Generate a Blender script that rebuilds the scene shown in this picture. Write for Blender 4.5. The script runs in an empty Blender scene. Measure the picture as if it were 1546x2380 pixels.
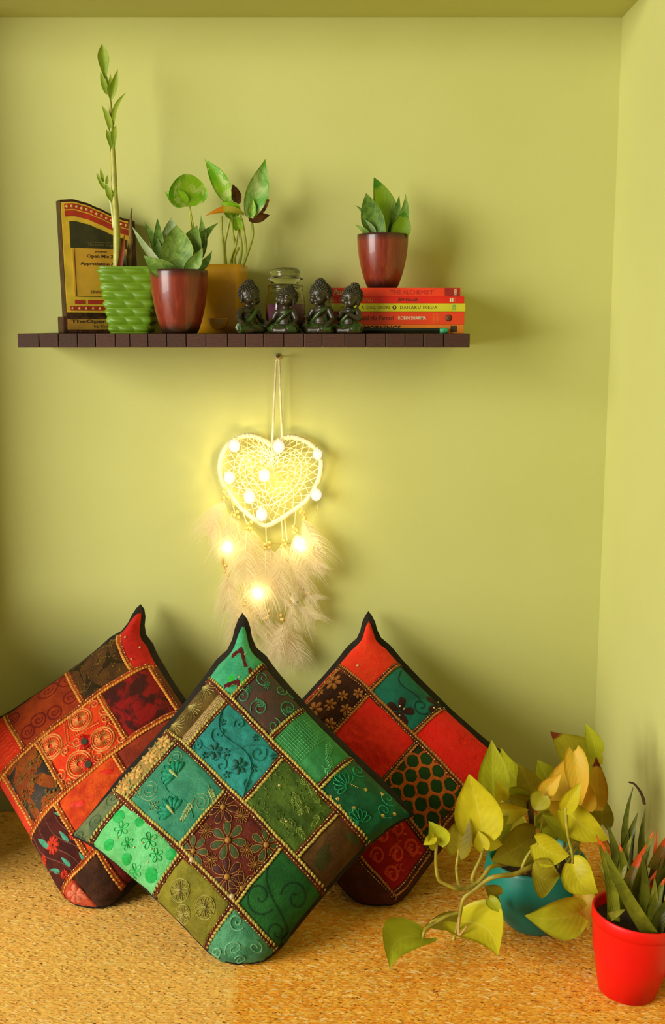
import bpy, bmesh, math, random
import numpy as np
from mathutils import Vector, Matrix, noise

random.seed(7)
rng = np.random.default_rng(11)
C = bpy.context.scene.collection
SC = bpy.context.scene
PI = math.pi

# ------------------------------------------------------------------ camera
F = 2650.0                      # focal length in pixels of the 1546 x 2380 frame
PITCH = math.radians(9.22)      # looking slightly down
CAM = Vector((0.0, -1.93, 0.8555))
cd = bpy.data.cameras.new('camera')
cam = bpy.data.objects.new('camera', cd)
C.objects.link(cam)
cam.location = CAM
cam.rotation_euler = (PI / 2 - PITCH, 0, 0)
cd.sensor_fit = 'HORIZONTAL'
cd.sensor_width = 36.0
cd.lens = F / 1546.0 * 36.0
cd.clip_start = 0.02
SC.camera = cam

# ------------------------------------------------------------------ light
SC.view_settings.view_transform = 'Standard'
SC.view_settings.look = 'None'
SC.view_settings.gamma = 1.0
SC.view_settings.use_curve_mapping = False
SC.view_settings.exposure = 0.0
w = bpy.data.worlds.new('world')
SC.world = w
w.use_nodes = True
w.node_tree.nodes['Background'].inputs[0].default_value = (1.0, 0.95, 0.80, 1)
w.node_tree.nodes['Background'].inputs[1].default_value = 0.155

def area(name, loc, target, sx, sy, power, col):
    ld = bpy.data.lights.new(name, 'AREA')
    ld.shape = 'RECTANGLE'
    ld.size = sx
    ld.size_y = sy
    ld.energy = power
    ld.color = col
    o = bpy.data.objects.new(name, ld)
    C.objects.link(o)
    o.location = loc
    d = Vector(target) - Vector(loc)
    o.rotation_euler = d.to_track_quat('-Z', 'Y').to_euler()
    return o

# daylight through the window that stands left of the frame, in front of the niche
area('window_light', (-3.1, -2.5, 1.25), (0.05, -0.15, 0.5), 2.1, 2.1, 182.0, (1.0, 0.98, 0.88))

# ------------------------------------------------------------------ projection helpers (pixel -> point at a real depth)
RT = Vector((1, 0, 0))
UP = Vector((0, math.sin(PITCH), math.cos(PITCH)))
FW = Vector((0, math.cos(PITCH), -math.sin(PITCH)))

def ray(px, py):
    return RT * ((px - 773.0) / F) + UP * (-(py - 1190.0) / F) + FW

def at(px, py, Y):
    d = ray(px, py)
    return CAM + d * ((Y - CAM.y) / d.y)

def onz(px, py, z=0.0):
    d = ray(px, py)
    return CAM + d * ((z - CAM.z) / d.z)

def onplane(px, py, p0, n):
    d = ray(px, py)
    return CAM + d * ((p0 - CAM).dot(n) / d.dot(n))

def mpp(p):                      # metres per pixel at a point
    return (p - CAM).dot(FW) / F

# ------------------------------------------------------------------ materials
def lin(c):
    out = []
    for v in c[:3]:
        v = v / 255.0
        out.append(v / 12.92 if v <= 0.04045 else ((v + 0.055) / 1.055) ** 2.4)
    return (out[0], out[1], out[2], 1.0)

class NT:
    def __init__(s, name):
        s.m = bpy.data.materials.new(name)
        s.m.use_nodes = True
        s.t = s.m.node_tree
        s.n = s.t.nodes
        s.b = s.n['Principled BSDF']
        s.out = s.n['Material Output']
    def add(s, typ, **kw):
        nd = s.n.new(typ)
        for k, v in kw.items():
            setattr(nd, k, v)
        return nd
    def link(s, a, b):
        s.t.links.new(a, b)
    def ramp(s, fac, stops):
        r = s.add('ShaderNodeValToRGB')
        el = r.color_ramp.elements
        while len(el) > 1:
            el.remove(el[-1])
        el[0].position = stops[0][0]
        el[0].color = lin(stops[0][1])
        for p, c in stops[1:]:
            e = el.new(p)
            e.color = lin(c)
        s.link(fac, r.inputs[0])
        return r.outputs[0]
    def coords(s, kind='Object', scale=(1, 1, 1)):
        tc = s.add('ShaderNodeTexCoord')
        mp = s.add('ShaderNodeMapping')
        mp.inputs['Scale'].default_value = scale
        s.link(tc.outputs[kind], mp.inputs[0])
        return mp.outputs[0]
    def noise(s, vec, scale, detail=3, rough=0.55, dist=0.0):
        nz = s.add('ShaderNodeTexNoise')
        nz.inputs['Scale'].default_value = scale
        nz.inputs['Detail'].default_value = detail
        nz.inputs['Roughness'].default_value = rough
        nz.inputs['Distortion'].default_value = dist
        s.link(vec, nz.inputs['Vector'])
        return nz.outputs['Fac']
    def mixc(s, fac, a, b, mode='MIX'):
        mx = s.add('ShaderNodeMix', data_type='RGBA', blend_type=mode)
        for sock, v in ((mx.inputs[0], fac), (mx.inputs[6], a), (mx.inputs[7], b)):
            if isinstance(v, (int, float)):
                sock.default_value = v
            elif isinstance(v, tuple):
                sock.default_value = lin(v)
            else:
                s.link(v, sock)
        return mx.outputs[2]
    def math(s, op, a, b=None, c=None):
        nd = s.add('ShaderNodeMath', operation=op)
        for i, v in enumerate((a, b, c)):
            if v is None:
                continue
            if isinstance(v, (int, float)):
                nd.inputs[i].default_value = v
            else:
                s.link(v, nd.inputs[i])
        return nd.outputs[0]
    def bump(s, height, strength=0.3, dist=0.001, normal=None):
        bp = s.add('ShaderNodeBump')
        bp.inputs['Strength'].default_value = strength
        bp.inputs['Distance'].default_value = dist
        s.link(height, bp.inputs['Height'])
        if normal is not None:
            s.link(normal, bp.inputs['Normal'])
        s.link(bp.outputs[0], s.b.inputs['Normal'])
        return bp.outputs[0]
    def set(s, **kw):
        names = dict(rough='Roughness', metal='Metallic', spec='Specular IOR Level', coat='Coat Weight',
                     trans='Transmission Weight', ior='IOR', sheen='Sheen Weight', alpha='Alpha')
        for k, v in kw.items():
            s.b.inputs[names[k]].default_value = v
        return s
    def translucent(s, fac, col):
        tr = s.add('ShaderNodeBsdfTranslucent')
        if isinstance(col, tuple):
            tr.inputs[0].default_value = lin(col)
        else:
            s.link(col, tr.inputs[0])
        mx = s.add('ShaderNodeMixShader')
        mx.inputs[0].default_value = fac
        s.link(s.b.outputs[0], mx.inputs[1])
        s.link(tr.outputs[0], mx.inputs[2])
        s.link(mx.outputs[0], s.out.inputs[0])
        return mx

MATS = {}
def plain(name, col, rough=0.6, var=0.12, vscale=60.0, bump=0.0, bscale=300.0, **kw):
    """one colour with a soft procedural mottling"""
    if name in MATS:
        return MATS[name]
    t = NT(name)
    v = t.coords()
    f = t.noise(v, vscale)
    dk = tuple(max(0, c * (1 - var)) for c in col)
    lt = tuple(min(255, c * (1 + var)) for c in col)
    col_o = t.ramp(f, [(0.3, dk), (0.7, lt)])
    t.link(col_o, t.b.inputs['Base Color'])
    t.set(rough=rough, **kw)
    if bump:
        t.bump(t.noise(v, bscale, 4), bump, 0.002)
    MATS[name] = t.m
    return t.m

def fabric(name, col, col2=None, rough=0.75, sheen=0.15, weave=900.0, mix=(0.42, 0.62), pscale=28.0, bump=0.35):
    if name in MATS:
        return MATS[name]
    t = NT(name)
    v = t.coords()
    col2 = col2 or tuple(c * 0.72 for c in col)
    col, col2 = (tuple(min(250, c * 1.12) for c in q) for q in (col, col2))
    f = t.noise(v, pscale, 4, 0.6, 0.4)
    base = t.ramp(f, [(mix[0], col2), (mix[1], col)])
    fine = t.noise(v, weave, 2)
    base = t.mixc(0.35, base, t.ramp(fine, [(0.3, (160, 160, 160)), (0.65, (255, 255, 255))]), 'MULTIPLY')
    t.link(base, t.b.inputs['Base Color'])
    t.set(rough=rough, sheen=sheen * 0.2, spec=0.18)
    h = t.math('ADD', t.math('MULTIPLY', t.noise(v, 120.0, 6, 0.68, 0.8), 1.0), t.math('MULTIPLY', fine, 0.35))
    t.bump(h, min(1.0, bump * 1.9), 0.004)
    MATS[name] = t.m
    return t.m

# ------------------------------------------------------------------ mesh building
class MB:
    def __init__(s):
        s.v = []
        s.f = []
        s.mi = []
        s.uv = {}
    def add(s, verts, faces, mi=0):
        o = len(s.v)
        s.v.extend(verts)
        for f in faces:
            s.f.append(tuple(i + o for i in f))
            s.mi.append(mi)
        return o
    def box(s, x0, x1, y0, y1, z0, z1, mi=0, M=None, bev=0.0):
        if bev <= 0:
            vs = [Vector(p) for p in ((x0, y0, z0), (x1, y0, z0), (x1, y1, z0), (x0, y1, z0),
                                      (x0, y0, z1), (x1, y0, z1), (x1, y1, z1), (x0, y1, z1))]
            fs = [(0, 3, 2, 1), (4, 5, 6, 7), (0, 1, 5, 4), (1, 2, 6, 5), (2, 3, 7, 6), (3, 0, 4, 7)]
        else:
            bm = bmesh.new()
            bmesh.ops.create_cube(bm, size=1.0)
            for vv in bm.verts:
                vv.co = Vector(((x0 + x1) / 2 + vv.co.x * (x1 - x0), (y0 + y1) / 2 + vv.co.y * (y1 - y0),
                                (z0 + z1) / 2 + vv.co.z * (z1 - z0)))
            bmesh.ops.bevel(bm, geom=list(bm.edges), offset=bev, segments=2, affect='EDGES', profile=0.5)
            bm.verts.index_update()
            vs = [vv.co.copy() for vv in bm.verts]
            fs = [tuple(vv.index for vv in f.verts) for f in bm.faces]
            bm.free()
        if M is not None:
            vs = [M @ p for p in vs]
        s.add(vs, fs, mi)
        return s
    def ell(s, c, r, seg=8, ring=5, mi=0, M=None):
        """ellipsoid; M: 3x3 axes"""
        vs = []
        c = Vector(c)
        if isinstance(r, (int, float)):
            r = (r, r, r)
        def P(x, y, z):
            p = Vector((x * r[0], y * r[1], z * r[2]))
            return c + (M @ p if M is not None else p)
        vs.append(P(0, 0, -1))
        for i in range(1, ring):
            th = PI * i / ring
            for j in range(seg):
                ph = 2 * PI * j / seg
                vs.append(P(math.sin(th) * math.cos(ph), math.sin(th) * math.sin(ph), -math.cos(th)))
        vs.append(P(0, 0, 1))
        fs = []
        for j in range(seg):
            fs.append((0, 1 + (j + 1) % seg, 1 + j))
        for i in range(ring - 2):
            for j in range(seg):
                a = 1 + i * seg + j
                b = 1 + i * seg + (j + 1) % seg
                fs.append((a, b, b + seg, a + seg))
        top = len(vs) - 1
        o = 1 + (ring - 2) * seg
        for j in range(seg):
            fs.append((o + j, o + (j + 1) % seg, top))
        s.add(vs, fs, mi)
        return s
    def tube(s, pts, rad, sides=8, mi=0, cap=True):
        pts = [Vector(p) for p in pts]
        n = len(pts)
        if isinstance(rad, (int, float)):
            rad = [rad] * n
        vs, fs = [], []
        prev = None
        for i in range(n):
            t = (pts[min(i + 1, n - 1)] - pts[max(i - 1, 0)])
            if t.length < 1e-9:
                t = Vector((0, 0, 1))
            t.normalize()
            if prev is None:
                a = Vector((0, 0, 1)) if abs(t.z) < 0.9 else Vector((1, 0, 0))
                u = t.cross(a).normalized()
            else:
                u = (prev - t * prev.dot(t))
                u = u.normalized() if u.length > 1e-6 else t.orthogonal().normalized()
            prev = u
            w_ = t.cross(u)
            for k in range(sides):
                an = 2 * PI * k / sides
                vs.append(pts[i] + (u * math.cos(an) + w_ * math.sin(an)) * rad[i])
        for i in range(n - 1):
            for k in range(sides):
                a = i * sides + k
                b = i * sides + (k + 1) % sides
                fs.append((a, b, b + sides, a + sides))
        if cap:
            fs.append(tuple(range(sides - 1, -1, -1)))
            fs.append(tuple((n - 1) * sides + k for k in range(sides)))
        s.add(vs, fs, mi)
        return s
    def lathe(s, prof, c, seg=40, mi=0, M=None, closed=False):
        c = Vector(c)
        vs, fs = [], []
        n = len(prof)
        for r, z in prof:
            for k in range(seg):
                a = 2 * PI * k / seg
                p = Vector((r * math.cos(a), r * math.sin(a), z))
                vs.append(c + (M @ p if M is not None else p))
        for i in range(n - 1):
            for k in range(seg):
                a = i * seg + k
                b = i * seg + (k + 1) % seg
                fs.append((a, b, b + seg, a + seg))
        s.add(vs, fs, mi)
        return s
    def grid(s, pts, mi=0, flip=False):
        nu = len(pts)
        nv = len(pts[0])
        vs = [p for row in pts for p in row]
        fs = []
        for i in range(nu - 1):
            for j in range(nv - 1):
                q = (i * nv + j, (i + 1) * nv + j, (i + 1) * nv + j + 1, i * nv + j + 1)
                fs.append(q[::-1] if flip else q)
        return s.add(vs, fs, mi)
    def mesh(s, name, mats):
        me = bpy.data.meshes.new(name)
        me.from_pydata([tuple(p) for p in s.v], [], s.f)
        for m in mats:
            me.materials.append(m)
        if len(mats) > 1:
            me.polygons.foreach_set('material_index', s.mi)
        me.update()
        return me
    def build(s, name, mats, parent=None, smooth=True, label=None, kind=None):
        if not isinstance(mats, (list, tuple)):
            mats = [mats]
        me = s.mesh(name, mats)
        if s.uv:
            uvl = me.uv_layers.new(name='UVMap')
            arr = np.zeros((len(me.loops), 2), dtype=np.float32)
            vi = np.zeros(len(me.loops), dtype=np.int32)
            me.loops.foreach_get('vertex_index', vi)
            tab = np.zeros((len(s.v), 2), dtype=np.float32)
            for k, q in s.uv.items():
                tab[k] = q
            uvl.data.foreach_set('uv', tab[vi].ravel())
        if smooth:
            me.polygons.foreach_set('use_smooth', [True] * len(me.polygons))
        return link(me, name, parent, label, kind)

def link(me, name, parent=None, label=None, kind=None):
    o = bpy.data.objects.new(name, me)
    C.objects.link(o)
    if parent is not None:
        o.parent = parent
        if parent.type == 'EMPTY':
            o.matrix_parent_inverse = Matrix.Translation(-Vector(parent.location))
    if label:
        o['label'] = label
    if kind:
        o['kind'] = kind
    return o

def sharp(o, ang=35):
    o.data.set_sharp_from_angle(angle=math.radians(ang))
    return o

def thing(name, label, cat, loc, group=None):
    o = bpy.data.objects.new(name, None)
    C.objects.link(o)
    o.location = loc
    o.empty_display_size = 0.02
    o['label'] = label
    o['category'] = cat
    if group:
        o['group'] = group
    return o

def struct(o):
    o['kind'] = 'structure'
    return o

def remeshed(mb, voxel, smooth_it=2, M=None):
    """fuse overlapping shapes into one continuous skin"""
    me = mb.mesh('tmp', [])
    o = bpy.data.objects.new('tmp', me)
    C.objects.link(o)
    m = o.modifiers.new('r', 'REMESH')
    m.mode = 'VOXEL'
    m.voxel_size = voxel
    if smooth_it:
        sm = o.modifiers.new('s', 'SMOOTH')
        sm.iterations = smooth_it
        sm.factor = 0.5
    dg = bpy.context.evaluated_depsgraph_get()
    me2 = bpy.data.meshes.new_from_object(o.evaluated_get(dg))
    bpy.data.objects.remove(o)
    bpy.data.meshes.remove(me)
    me2.polygons.foreach_set('use_smooth', [True] * len(me2.polygons))
    return me2

def text(name, s, mat, parent, center, width, height, M=None, depth=0.0002, bold=0.0, shear=0.0, label=None, spacing=1.0):
    """flat lettering fitted to width x height; local x right, local y up; M maps local axes to the world (default: facing -Y)"""
    cu = bpy.data.curves.new('tmp', 'FONT')
    cu.body = s
    cu.extrude = 0.02
    cu.offset = bold
    cu.shear = shear
    cu.space_character = spacing
    cu.resolution_u = 3
    o = bpy.data.objects.new('tmp', cu)
    C.objects.link(o)
    dg = bpy.context.evaluated_depsgraph_get()
    me = bpy.data.meshes.new_from_object(o.evaluated_get(dg))
    bpy.data.objects.remove(o)
    bpy.data.curves.remove(cu)
    co = np.zeros(len(me.vertices) * 3)
    me.vertices.foreach_get('co', co)
    co = co.reshape(-1, 3)
    lo, hi = co.min(0), co.max(0)
    if M is None:
        M = Matrix(((1, 0, 0), (0, 0, -1), (0, 1, 0)))
    out = []
    for p in co:
        q = Vector(((p[0] - (lo[0] + hi[0]) / 2) / (hi[0] - lo[0]) * width,
                    (p[1] - (lo[1] + hi[1]) / 2) / (hi[1] - lo[1]) * height,
                    (p[2] - lo[2]) / max(1e-6, hi[2] - lo[2]) * depth))
        out.extend(Vector(center) + M @ q)
    me.vertices.foreach_set('co', out)
    me.materials.clear()
    me.materials.append(mat)
    return link(me, name, parent, label)

def spline(pts, n=6):
    """Catmull-Rom through the points"""
    P = [Vector(p) for p in pts]
    if len(P) < 3:
        return P
    out = []
    for i in range(len(P) - 1):
        p0 = P[max(i - 1, 0)]
        p1, p2 = P[i], P[i + 1]
        p3 = P[min(i + 2, len(P) - 1)]
        for k in range(n):
            t = k / n
            out.append(0.5 * ((2 * p1) + (p2 - p0) * t + (2 * p0 - 5 * p1 + 4 * p2 - p3) * t * t + (3 * p1 - p0 - 3 * p2 + p3) * t ** 3))
    out.append(P[-1])
    return out

def lerp(a, b, t):
    return a + (b - a) * t

# ------------------------------------------------------------------ leaves
def prof(kind, u):
    if kind == 'heart':
        return max(0.0, math.sin(PI * (0.02 + 0.98 * u) ** 0.60)) ** 0.8 * (1 - 0.45 * u ** 5) if u < 1 else 0.0
    if kind == 'lance':
        return max(0.0, math.sin(PI * (0.06 + 0.94 * u) ** 0.8)) ** 0.9 * (1 - 0.4 * u ** 5) if u < 1 else 0.0
    if kind == 'round':
        return max(0.0, math.sin(PI * (0.01 + 0.985 * u) ** 0.72)) ** 0.55
    if kind == 'spoon':
        return (0.22 + 0.78 * math.sin(PI * min(1, u ** 1.5)) ** 0.8) * (1 - u ** 7) if u < 1 else 0.0
    if kind == 'sans':
        a = 0.55 + 0.45 * math.sin(PI / 2 * min(1, u / 0.5))
        return a * (1 - max(0, (u - 0.42) / 0.58) ** 1.7) ** 0.95 if u < 1 else 0.0
    if kind == 'blade':
        return (1 - u ** 2.2) * 0.95 + 0.05 if u < 1 else 0.05
    return 1.0

def leaf(parent, b, t, wid, mat, kind='heart', bend=0.05, fold=0.2, tilt=0.0, curl=0.0, sway=0.0, nrm=None, name='leaf',
         thick=0.0007, nu=18, nv=8, ripple=0.0, label=None, twist=0.0):
    b, t = Vector(b), Vector(t)
    ax = t - b
    L = ax.length
    d = ax / L
    n = Vector(nrm) if nrm is not None else (CAM - (b + t) / 2)
    n = (n - d * n.dot(d)).normalized()
    if tilt:
        n = Matrix.Rotation(tilt, 3, d) @ n
    side = d.cross(n).normalized()
    ph = random.random() * 6
    top, bot = [], []
    uvs = []
    for i in range(nu + 1):
        u = i / nu
        tw = twist * (u - 0.4)
        sd = side * math.cos(tw) + n * math.sin(tw)
        nn = n * math.cos(tw) - side * math.sin(tw)
        p = b + ax * u + n * (bend * L * 4 * u * (1 - u) + curl * L * u ** 3) + side * (sway * L * 4 * u * (1 - u))
        hw = wid / 2 * prof(kind, u)
        r1, r2 = [], []
        for j in range(nv + 1):
            s_ = -1 + 2 * j / nv
            q = p + sd * (hw * s_) + nn * (fold * hw * abs(s_) ** 1.3 + ripple * hw * math.sin(u * 9 + ph + s_ * 2) * abs(s_))
            if kind == 'heart':
                q = q - d * (0.17 * L * max(0, 1 - u * 1.6) ** 2 * abs(s_))
            th = thick * 0.5 * (1 - 0.7 * abs(s_))
            r1.append(q + nn * th)
            r2.append(q - nn * th)
            uvs.append((u, j / nv))
        top.append(r1)
        bot.append(r2)
    mb = MB()
    o1 = mb.grid(top)
    o2 = mb.grid(bot, flip=True)
    for k, q in enumerate(uvs):
        mb.uv[o1 + k] = q
        mb.uv[o2 + k] = q
    m = nv + 1
    for i in range(nu):
        for j, fl in ((0, True), (nv, False)):
            q = (o1 + i * m + j, o1 + (i + 1) * m + j, o2 + (i + 1) * m + j, o2 + i * m + j)
            mb.f.append(q if fl else q[::-1])
            mb.mi.append(0)
    return mb.build(name, mat, parent, label=label)

def pleaf(parent, bp, tp, wpx, mat, **kw):
    """leaf from two (px, py, depth) anchors"""
    b = at(*bp)
    t = at(*tp)
    return leaf(parent, b, t, wpx * mpp((b + t) / 2), mat, **kw)

def stem(parent, pts, rpx, mat, name='stem', n=5, sides=7, label=None):
    P = [at(*p) for p in pts]
    k = mpp(P[0])
    S = spline(P, n)
    m = len(S)
    if isinstance(rpx, (int, float)):
        R = [rpx * k] * m
    else:
        R = [lerp(rpx[0], rpx[1], i / (m - 1)) * k for i in range(m)]
    mb = MB()
    mb.tube(S, R, sides)
    return mb.build(name, mat, parent, label=label)

def leaf_mat(name, col, col2, rib=None, tip=None, edge=None, rough=0.42, trans=0.3, scale=18.0, tipstart=0.75, blotch=None, mix=(0.4, 0.65)):
    if name in MATS:
        return MATS[name]
    t = NT(name)
    tc = t.add('ShaderNodeTexCoord')
    sep = t.add('ShaderNodeSeparateXYZ')
    t.link(tc.outputs['UV'], sep.inputs[0])
    u, v = sep.outputs[0], sep.outputs[1]
    ob = t.coords()
    f = t.noise(ob, scale, 4, 0.6, 0.6)
    c = t.ramp(f, [(mix[0], col2), (mix[1], col)])
    side = t.math('ABSOLUTE', t.math('SUBTRACT', v, 0.5))
    if blotch:
        bf = t.noise(ob, 55.0, 3, 0.6, 1.0)
        c = t.mixc(t.ramp(bf, [(0.54, (0, 0, 0)), (0.62, (255, 255, 255))]), c, blotch)
    # veins running out from the midrib
    wv = t.math('SINE', t.math('ADD', t.math('MULTIPLY', u, 46.0), t.math('MULTIPLY', side, -38.0)))
    if rib:
        c = t.mixc(t.ramp(side, [(0.0, (190, 190, 190)), (0.035, (0, 0, 0))]), c, rib)
    if edge:
        c = t.mixc(t.ramp(side, [(0.44, (0, 0, 0)), (0.49, (200, 200, 200))]), c, edge)
    if tip:
        uu = t.math('ADD', u, t.math('MULTIPLY', t.math('SUBTRACT', t.noise(ob, 70.0), 0.5), 0.25))
        c = t.mixc(t.ramp(uu, [(tipstart - 0.03, (0, 0, 0)), (tipstart + 0.03, (255, 255, 255))]), c, tip)
    t.link(c, t.b.inputs['Base Color'])
    t.set(rough=rough, spec=0.22)
    t.bump(wv, 0.12, 0.0006)
    t.translucent(trans, c)
    MATS[name] = t.m
    return t.m

# ================================================================== the room
def wall_mat(name, col, col2, bump=0.12):
    t = NT(name)
    v = t.coords()
    f = t.noise(v, 3.0, 4, 0.6)
    t.link(t.ramp(f, [(0.3, col2), (0.7, col)]), t.b.inputs['Base Color'])
    t.set(rough=0.85, spec=0.2)
    t.bump(t.noise(v, 240.0, 4, 0.6), bump, 0.0015)
    return t.m
WALL = wall_mat('wall_paint', (204, 203, 126), (199, 198, 118))

XR = 0.4645
XL = -0.66
ZC = at(760, 40, 0.0).z
ZS = at(565, 775.5, -0.18).z     # shelf top
def slab(name, x0, x1, y0, y1, z0, z1, mat):
    return struct(MB().box(x0, x1, y0, y1, z0, z1).build(name, mat, smooth=False))
slab('wall_back', XL - 0.1, XR + 0.1, 0.0, 0.1, -0.05, ZC + 0.4, WALL)
slab('wall_right', XR, XR + 0.1, -1.35, 0.0, -0.05, ZC + 0.4, WALL)
# short left side wall, plus an unseen low ledge added to cast shade
struct(MB().box(XL - 0.1, XL, -0.15, 0.0, -0.05, ZC + 0.4).box(XL - 0.1, XL, -0.37, -0.15, -0.05, 0.40).build('wall_left_and_shade_ledge', WALL, smooth=False))
slab('ceiling', XL - 0.1, XR, -0.20, 0.0, ZC, ZC + 0.12, WALL)
FLOOR = plain('floor_tile', (150, 120, 80), 0.5, 0.08, 6.0)
slab('floor', -2.4, XR + 0.1, -2.6, 0.1, -0.08, -0.012, FLOOR)

# carpet: woven base with a real short pile
def carpet_mat(name, hi, lo, island=True):
    t = NT(name)
    v = t.coords(scale=(5.0, 38.0, 38.0))
    f = t.noise(v, 1.6, 5, 0.65, 0.6)
    c = t.ramp(f, [(0.30, lo), (0.62, hi)])
    # stronger light on the left, painted in as a paler strip of carpet
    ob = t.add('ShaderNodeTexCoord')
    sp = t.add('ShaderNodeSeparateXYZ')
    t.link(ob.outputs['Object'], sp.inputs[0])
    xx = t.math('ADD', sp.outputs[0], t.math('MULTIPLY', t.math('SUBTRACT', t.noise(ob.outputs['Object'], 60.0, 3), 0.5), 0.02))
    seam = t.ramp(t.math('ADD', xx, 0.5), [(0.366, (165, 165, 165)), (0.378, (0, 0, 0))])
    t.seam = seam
    if island:
        g = t.add('ShaderNodeNewGeometry')
        c = t.mixc(0.55, c, t.ramp(g.outputs['Random Per Island'], [(0.0, (216, 108, 8)), (0.35, (242, 158, 34)), (0.8, (250, 192, 78)), (1.0, (254, 228, 160))]))
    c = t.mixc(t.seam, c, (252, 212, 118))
    t.link(c, t.b.inputs['Base Color'])
    t.set(rough=0.9, spec=0.1, sheen=0.1)
    if not island:
        wv = t.add('ShaderNodeTexWave', wave_type='BANDS', bands_direction='Y')
        wv.inputs['Scale'].default_value = 90.0
        wv.inputs['Distortion'].default_value = 5.0
        wv.inputs['Detail'].default_value = 2.0
        t.link(t.coords(), wv.inputs['Vector'])
        h = t.math('ADD', wv.outputs[0], t.math('MULTIPLY', t.noise(t.coords(scale=(1, 2.4, 1)), 260.0, 4), 1.4))
        t.bump(h, 0.7, 0.003)
    return t.m
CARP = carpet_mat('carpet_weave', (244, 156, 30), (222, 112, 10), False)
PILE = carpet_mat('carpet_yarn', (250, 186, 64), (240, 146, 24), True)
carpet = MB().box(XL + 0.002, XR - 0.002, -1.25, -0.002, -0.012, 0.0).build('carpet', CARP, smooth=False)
carpet['label'] = 'golden orange woven carpet with short fuzzy pile on the floor'
carpet['category'] = 'carpet'
def pile(n):
    x = rng.uniform(XL + 0.02, XR - 0.02, n)
    y = -0.86 * rng.uniform(0, 1, n) ** 0.85 - 0.01
    # pile gathers in woven rows
    y = np.round(y / 0.0052) * 0.0052 + rng.normal(0, 0.0011, n)
    L = rng.uniform(0.007, 0.018, n)
    wd = rng.uniform(0.0006, 0.0013, n)
    ang = rng.normal(0, 0.22, n)
    h = rng.uniform(0.0006, 0.0024, n) * rng.uniform(0.4, 1.0, n)
    ca, sa = np.cos(ang), np.sin(ang)
    V = np.zeros((n, 6, 3))
    for k, (s_, hz) in enumerate(((-0.5, 0.0), (0.05, 1.0), (0.5, 0.45))):
        for e, sg in ((0, -1), (1, 1)):
            V[:, k * 2 + e, 0] = x + ca * L * s_ - sa * wd * sg
            V[:, k * 2 + e, 1] = y + sa * L * s_ + ca * wd * sg * (0.8 if k != 1 else 1.2)
            V[:, k * 2 + e, 2] = 0.0003 + h * hz + (0.0005 * sg if k else 0)
    base = (np.arange(n) * 6)[:, None]
    q1 = base + np.array([0, 2, 3, 1])
    q2 = base + np.array([2, 4, 5, 3])
    faces = np.concatenate([q1, q2]).astype(np.int32)
    me = bpy.data.meshes.new('pile')
    me.vertices.add(n * 6)
    me.vertices.foreach_set('co', V.ravel())
    me.loops.add(faces.size)
    me.loops.foreach_set('vertex_index', faces.ravel())
    me.polygons.add(len(faces))
    me.polygons.foreach_set('loop_start', np.arange(len(faces), dtype=np.int32) * 4)
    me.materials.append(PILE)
    me.update(calc_edges=True)
    me.polygons.foreach_set('use_smooth', [True] * len(me.polygons))
    return link(me, 'pile', carpet, kind='stuff')
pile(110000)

# ================================================================== wall shelf of glued wooden strips
def wood_mat(name, c1, c2, scale=1.0, axis=(60, 6, 60), rough=0.62):
    t = NT(name)
    oi = t.add('ShaderNodeObjectInfo')
    v = t.coords('Object', axis)
    cx = t.add('ShaderNodeVectorMath', operation='ADD')
    t.link(v, cx.inputs[0])
    t.link(oi.outputs['Random'], cx.inputs[1])
    wv = t.add('ShaderNodeTexWave', wave_type='RINGS')
    wv.inputs['Scale'].default_value = 3.2 * scale
    wv.inputs['Distortion'].default_value = 9.0
    wv.inputs['Detail'].default_value = 3.0
    t.link(cx.outputs[0], wv.inputs['Vector'])
    c = t.ramp(wv.outputs[0], [(0.2, c2), (0.8, c1)])
    c = t.mixc(t.math('MULTIPLY', oi.outputs['Random'], 0.45), c, tuple(x * 0.6 for x in c2))
    t.link(c, t.b.inputs['Base Color'])
    t.set(rough=rough, spec=0.3)
    t.bump(t.noise(v, 4.0, 4), 0.25, 0.001)
    return t.m
SHELFW = wood_mat('shelf_wood', (92, 58, 42), (66, 40, 30))
shelf = thing('wall_shelf', 'dark brown wooden plank shelf fixed to the wall above the cushions', 'shelf', Vector((at(565, 780, 0).x, 0, ZS)))
zb = at(565, 808, -0.18).z
jo = [40, 91, 136, 180, 222, 268, 302, 344, 388, 433, 479, 529, 571, 613, 660, 706, 749, 802, 851, 897, 942, 985, 1031, 1093]
for i in range(len(jo) - 1):
    x0, x1 = at(jo[i], 790, -0.18).x + 0.0005, at(jo[i + 1], 790, -0.18).x - 0.0005
    dy = random.uniform(-0.0006, 0.0006)
    MB().box(x0, x1, -0.18 + dy, -0.0005, zb, ZS, bev=0.0008).build('plank', SHELFW, shelf, smooth=False)

# ================================================================== award plaque
GOLD = plain('plaque_gold', (226, 186, 54), 0.32, 0.08, 40, metal=0.12)
PAPER = plain('plaque_paper', (216, 162, 48), 0.45, 0.07, 25)
REDB = plain('plaque_red', (176, 44, 22), 0.45, 0.15, 40)
DOT = plain('plaque_dot', (206, 160, 84), 0.5)
DARKP = plain('plaque_dark', (44, 42, 20), 0.35, 0.2, 60)
INK = plain('ink_dark', (62, 32, 12), 0.6)
DWOOD = wood_mat('plaque_wood', (78, 40, 26), (50, 26, 16), axis=(20, 20, 3), rough=0.4)
pb = at(148, 773, -0.100)
pb.z = ZS
award = thing('award_plaque', 'wooden award plaque with gold and red face and wavy top on the shelf', 'award', pb)
RZ = Matrix.Rotation(math.radians(27), 4, 'Z')
AM = Matrix.Translation(pb) @ RZ
LEAN = math.tan(math.radians(4.5))
KX, KZ = 0.000765, 0.00069
def ax_(cx):                      # crop column -> local x
    return (130 + cx / 7.44 - 148) * KX
def az_(cy):                      # crop row -> local z
    return (773 - (460 + cy / 7.44)) * KZ
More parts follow.
